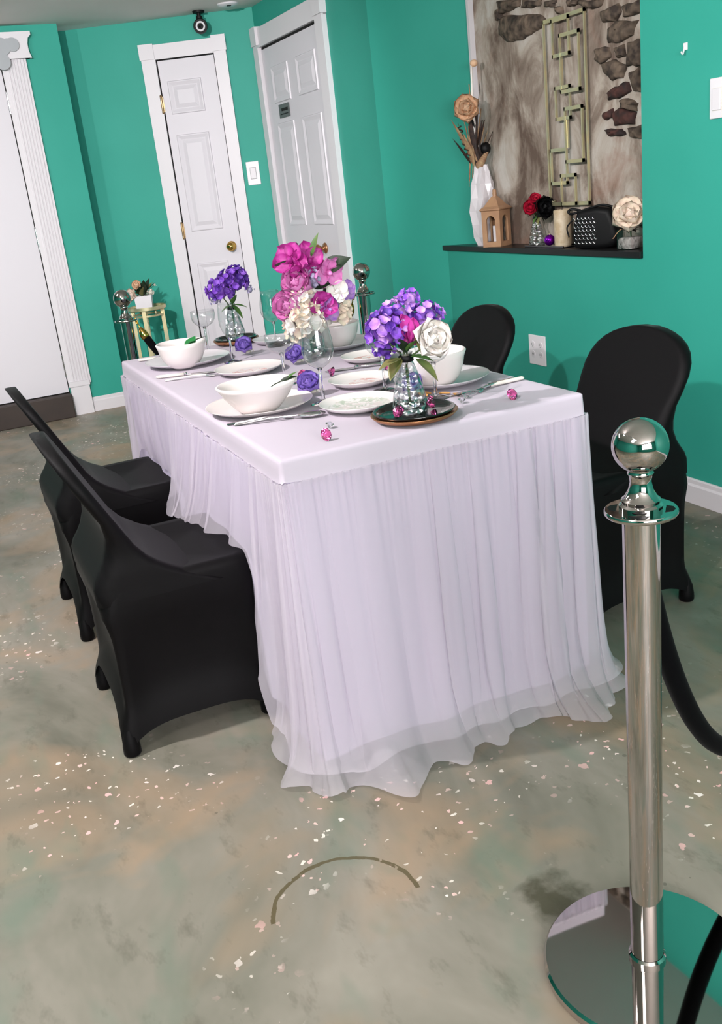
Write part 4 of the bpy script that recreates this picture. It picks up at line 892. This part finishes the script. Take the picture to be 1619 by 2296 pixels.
obj('bar',MB().box((-.004,1.742-by,1.545-bz),(.004,1.750-by,1.665-bz)).box((-.004,1.716-by,1.312-bz),(.004,1.724-by,1.425-bz)),GOLD,wa,smooth=False)
for y,z in ((1.60,1.80),(1.85,1.80),(1.60,1.10),(1.85,1.10)): obj('standoff',MB().tube([(0,y-by,z-bz),(.020,y-by,z-bz)],.004,8),GOLD,wa)
# faceted vase
fv=thing('faceted_vase','tall white faceted ceramic vase in the niche corner','vase',(1.928,2.345,ZN))
n=12; prof=[(.040,0),(.052,.04),(.062,.10),(.064,.16),(.060,.22),(.050,.28),(.038,.33),(.030,.366)]
rg=[[(r*(1+.13*(-1)**(k+i))*math.cos(2*PI*(k+.5*(i%2))/n),r*(1+.13*(-1)**(k+i))*math.sin(2*PI*(k+.5*(i%2))/n),z) for k in range(n)] for i,(r,z) in enumerate(prof)]
v=[p for r in rg for p in r]; f=[]
for i in range(len(prof)-1):
    for k in range(n):
        a,b,c_,d_=i*n+k,i*n+(k+1)%n,(i+1)*n+(k+1)%n,(i+1)*n+k
        f+= [(a,b,d_),(b,c_,d_)] if i%2==0 else [(a,b,c_),(a,c_,d_)]
f.append(tuple(range(n-1,-1,-1))); mb=MB(); mb.add(v,f); obj('vase_body',mb,CERAM2,fv,smooth=False)
obj('vase_mouth',MB().lathe([(.0295,.366),(.026,.366),(.025,.30)],n),CERAM2,fv,smooth=False)
db=thing('dried_bouquet','dried brown reeds and a peach rose in the faceted vase','flowers',(1.928,2.345,ZN+.30))
R2=Vector((.86,-.51,0)); R2=Vector((.55,-.83,0))
def nq(px_r,u,b=0): return Vector((.62,-.78,0))*px_r*.0 + RT*px_r*.8+UP*u+Vector((-.02,.0,0))*b
rd=random.Random(17)
for i,(r,u,m_,w_) in enumerate(((-.085,.215,DRY,.004),(-.055,.235,DRY,.004),(-.04,.36,DRY,.005),(-.02,.44,WHITEP,.008),(-.03,.30,DRYDK,.009),(-.01,.24,DRYDK,.012),(.02,.25,DRY,.005),(.0,.28,DRYDK,.010),(.035,.20,DRYDK,.006),(.08,.145,DRYDK,.003),(-.12,.20,STEMM,.0025),(.03,.17,DRY,.005),(-.06,.13,DRYDK,.006),(.025,.37,BLKPL,.0025),(-.018,.17,DRY,.006),(.012,.15,DRYDK,.007))):
    tip=nq(r,u+.06); mid=nq(r*.35,(u+.06)*.5,1); L_=crv([(0,0,-.03),(0,0,.05),mid,tip],6); k=len(L_)
    obj('reed',MB().tube(L_,[w_*(.5+.6*math.sin(PI*min(1,j/(k-1)*.9+.1))) for j in range(k)],6),m_,db)
for r,u,L_,W_,m_,dr in ((-.03,.10,.20,.028,DRY,-.45),(-.01,.10,.22,.026,DRYDK,-.1),(.0,.09,.19,.030,DRYDK,.12),(-.02,.06,.16,.032,DRY,-.25),(.015,.08,.16,.024,DRY,.3),(-.035,.07,.15,.022,DRYDK,-.6),(.0,.22,.16,.018,WHITEP,-.12),(-.012,.20,.12,.03,BLKPL,-.15)):
    leaf(db,nq(r,u,1),RT*dr+UP+BK*-.1,L_,W_,m_,.4,.1)
for j in range(14):
    r=rd.uniform(-.055,.05); u=rd.uniform(.12,.27); L_=crv([(0,0,-.02),nq(r*.2,.05),nq(r*.6,u*.6,1),nq(r,u,.5)],5); k=len(L_)
    obj('reed',MB().tube(L_,[.0055*(.5+.7*math.sin(PI*min(1,q/(k-1)*.9+.1))) for q in range(k)],6),(DRY,DRYDK,DRYDK)[j%3],db)
rose(db,'peach_rose',nq(.012,.315,2.5)+Vector((-.015,0,0)),Vector((-.6,-.8,.1)),.055,PEACH,60)
obj('bud',MB().ball(nq(-.005,.505),(.018,.018,.016),12),PEACH,db)
for (r0,u0,r1,u1,m_,R_) in ((-.105,.245,-.045,.10,DRYDK,.012),(-.006,.20,.0,.11,DRY,.008)):   # curled spirals
    P=[]; 
    for j in range(70): t=j/69; c0=nq(r0+(r1-r0)*t,u0+(u1-u0)*t,.6); P.append(c0+RT*R_*math.cos(t*40)+BK*R_*.6*math.sin(t*40))
    obj('curled_spiral',MB().tube(P,.0032,6),m_,db)
lc=MB(); a0,a1=nq(.035,.065,2),nq(.088,.125,2)   # ribbed lotus cone
for j in range(8): t=j/7; lc.ball(a0.lerp(a1,t),.021*(1-.68*t),10)
obj('ribbed_cone',lc,DRY,db)
obj('dark_pod',MB().ball(nq(.042,.135,.5),(.026,.024,.030),12),BLKPL,db); obj('reed',MB().tube([nq(.028,.05,1.5),nq(.042,.12,1)],.004,6),DRYDK,db)
for j in range(7): x=rd.uniform(-.05,-.02); obj('raffia_strand',MB().tube(crv([(0,0,.06),nq(x,.13),nq(x*1.4,.06),nq(x*1.6,-.02+rd.uniform(-.03,.03))],5),.0016,5),DRY,db)
# lantern
lt=thing('wooden_lantern','small tan lantern with arched openings and a knob on top','lantern',(1.905,2.205,ZN),.47)
h=.048
obj('lantern_base',MB().box((-h,-h,0),(h,h,.022)),TAN,lt,smooth=False)
for s in range(4):
    M=Matrix.Rotation(s*PI/2,4,'Z'); mb=MB(); zt=.165; wi=.024; seg=10
    inner=[(-wi,.022),(-wi,.115)]+[(-wi*math.cos(PI*k/seg),.115+wi*math.sin(PI*k/seg)) for k in range(1,seg)]+[(wi,.115),(wi,.022)]
    outer=[(-h,.022),(-h,.115)]+[(-h+2*h*k/seg,zt) for k in range(1,seg)]+[(h,.115),(h,.022)]
    mb.loft([[(x,-h,z) for x,z in outer],[(x,-h,z) for x,z in inner],[(x,-h+.009,z) for x,z in inner],[(x,-h+.009,z) for x,z in outer]],closed=False)
    mb.add([(-h,-h,.115),(-h,-h,zt),(-h+2*h/seg,-h,zt),(h,-h,.115),(h,-h,zt),(h-2*h/seg,-h,zt)],[(0,1,2),(3,5,4)]); obj('arched_side',MB().add(mb.v,mb.f,M),TAN,lt,smooth=False)
obj('roof',MB().loft([[(a*x,b*x,z) for a,b in ((-1,-1),(1,-1),(1,1),(-1,1))] for x,z in ((h,.16),(h+.006,.165),(h+.006,.170),(.040,.180),(.026,.200),(.016,.215),(.011,.222))],cap0=True,cap1=True),TAN,lt,smooth=False)
obj('roof_knob',MB().lathe([(.012,.220),(.009,.228),(.011,.234),(.009,.240),(.010,.246),(.008,.253),(.0001,.256)],16),TAN,lt)
pc=obj('candle',MB().lathe([(.0001,0),(.017,0),(.017,.070),(.0001,.070)],20),PLASTIC,lt,auto=40); pc.location=(0,0,.022)
# tray, bottle, ball, candle
tag(obj('mirror_tray',MB().box((-.045,-.145,0),(.045,.145,.005)).box((-.045,-.145,.005),(-.041,.145,.008)).box((.041,-.145,.005),(.045,.145,.008)),BLKGLZ,loc=(1.930,1.800,ZN),smooth=False),'thin black tray under the candle on the niche shelf','tray')
bottle('small glass bottle holding red roses on the niche shelf',1.925,1.905,ZN+.0055,.125)
rb=thing('rose_bunch','red roses with black leaves in the niche bottle','flowers',(1.925,1.905,ZN+.0055+.118))
rose(rb,'red_rose',pos(-.022,.045,-.02),pos(-.5,.1,-1),.032,RED,70); rose(rb,'red_rose',pos(-.002,.070,.0),pos(0,.8,-1),.026,RED,71); rose(rb,'black_rose',pos(.024,.038,-.02),pos(.3,.1,-1),.044,BLKPL,72)
for dr,du,m_ in ((-1,-.1,DKLEAF),(-.5,-.6,LEAF),(1,.5,LEAF),(1,.1,DKLEAF),(.5,-.8,DKLEAF),(-.2,-.7,OLEAF)): leaf(rb,pos(.01,.018,-.01),pos(dr,du,-.2),.055,.026,m_)
for q in (pos(-.022,.045,-.02),pos(-.002,.070,0),pos(.024,.038,-.02)): stem(rb,[(0,0,-.10),(0,0,-.01),q*.5,q],.0022)
bo=thing('purple_bauble','shiny purple bauble beside the pillar candle','bauble',(1.915,1.795,ZN+.0055)); obj('ball',MB().ball((0,0,.0235),.0235,28),ORNAM,bo); obj('cap',MB().tube([(0,0,.045),(0,0,.052)],.005,10),GOLD,bo)
pc=thing('pillar_candle','gold-flecked pillar candle on the niche shelf','candle',(1.935,1.725,ZN+.0055)); obj('wax',MB().lathe([(.0001,0),(.035,0),(.036,.003),(.036,.144),(.034,.147),(.030,.144),(.0001,.143)],36),CANDLE,pc,auto=50); obj('wick',MB().tube([(0,0,.143),(.002,0,.158)],.0012,6),BLKPL,pc)
# handbag
hb=thing('handbag','black handbag with rows of silver crescents on the shelf','handbag',(1.925,1.480,ZN),.45)
def bagring(k,x):
    out=[(-.10,.02),(-.085,.004),(-.05,0),(.05,0),(.085,.004),(.095,.05),(.088,.10),(.07,.150),(-.02,.160),(-.075,.150),(-.095,.10),(-.102,.06)]
    return [(x,y*k,.078+(z-.078)*k) for y,z in out]
obj('bag_body',MB().loft([bagring(.75,-.036),bagring(.93,-.033),bagring(1.0,-.018),bagring(1.0,.018),bagring(.93,.033),bagring(.75,.036)],cap0=True,cap1=True),BLKPL,hb)
cm=MB().loft([[(.001,.0090*math.cos(a),.0090*math.sin(a)),(-.003,.0072*math.cos(a),.0060*math.sin(a)-.001),(.001,.0054*math.cos(a),.0036*math.sin(a)-.002)] for a in [PI+PI*k/8 for k in range(9)]],closed=False).mesh('crescent'); cm.materials.append(STEEL)
for i in range(6):
    for j in range(7):
        y=.060-i*.0165-(.006 if j%2 else 0); z=.030+j*.0155; put('crescent',cm,hb,Matrix.Translation((-.0385,y+.012,z))@Matrix.Rotation(.5,4,'X'))
obj('strap',MB().tube(crv([(-.005,.065,.150),(-.02,.095,.158),(-.025,.11,.150),(-.025,.095,.140),(-.02,.05,.150),(-.015,-.03,.166),(-.01,-.08,.155)],8),.005,8),BLKPL,hb)
obj('strap',MB().tube(crv([(-.03,.085,.12),(-.035,.112,.09),(-.03,.108,.05)],8),.003,6),BLKPL,hb)
# square glass pot with white flowers
gp=thing('glass_pot','square glass pot of pebbles at the right end of the shelf','pot',(1.925,1.268,ZN),.1)
obj('glass_box',MB().loft([[(a*k,b*k,z) for a,b in ((-1,-1),(1,-1),(1,1),(-1,1))] for k,z in ((.037,0),(.038,.075))],cap0=True),GLASS,gp,smooth=False)
obj('pebble_fill',MB().loft([[(a*k,b*k,z) for a,b in ((-1,-1),(1,-1),(1,1),(-1,1))] for k,z in ((.034,.004),(.035,.035),(.030,.045))],cap0=True,cap1=True),mat('white_pebbles',(196,188,184),.7,vary=(150,140,136),scale=50,bump=.8,bscale=70,bdist=.01),gp)
wf_=thing('white_peony','large cream peony in the square glass pot','flowers',(1.925,1.268,ZN+.07))
rose(wf_,'peony_head',pos(-.012,.052,-.03),pos(-.3,.5,-1),.060,CREAM,80); rose(wf_,'peony_head',pos(.030,.035,-.01),pos(.4,.3,-1),.042,CREAM,81)
rq=random.Random(4)
for i in range(10): a=i*.63; leaf(wf_,(0,0,.0),(math.cos(a),math.sin(a),rq.uniform(-.1,.4)),rq.uniform(.035,.05),.02,DRYDK,0,.2)
stem(wf_,[(0,0,-.03),(0,0,.01),pos(-.012,.05,-.03)],.002); stem(wf_,[(0,0,-.03),(0,0,.01),pos(.03,.035,-.01)],.002)
obj('twig',MB().tube(crv([(0,0,.0),pos(-.05,.01,-.04),pos(-.085,-.02,-.05)],6),.0018,6),DRY,wf_)
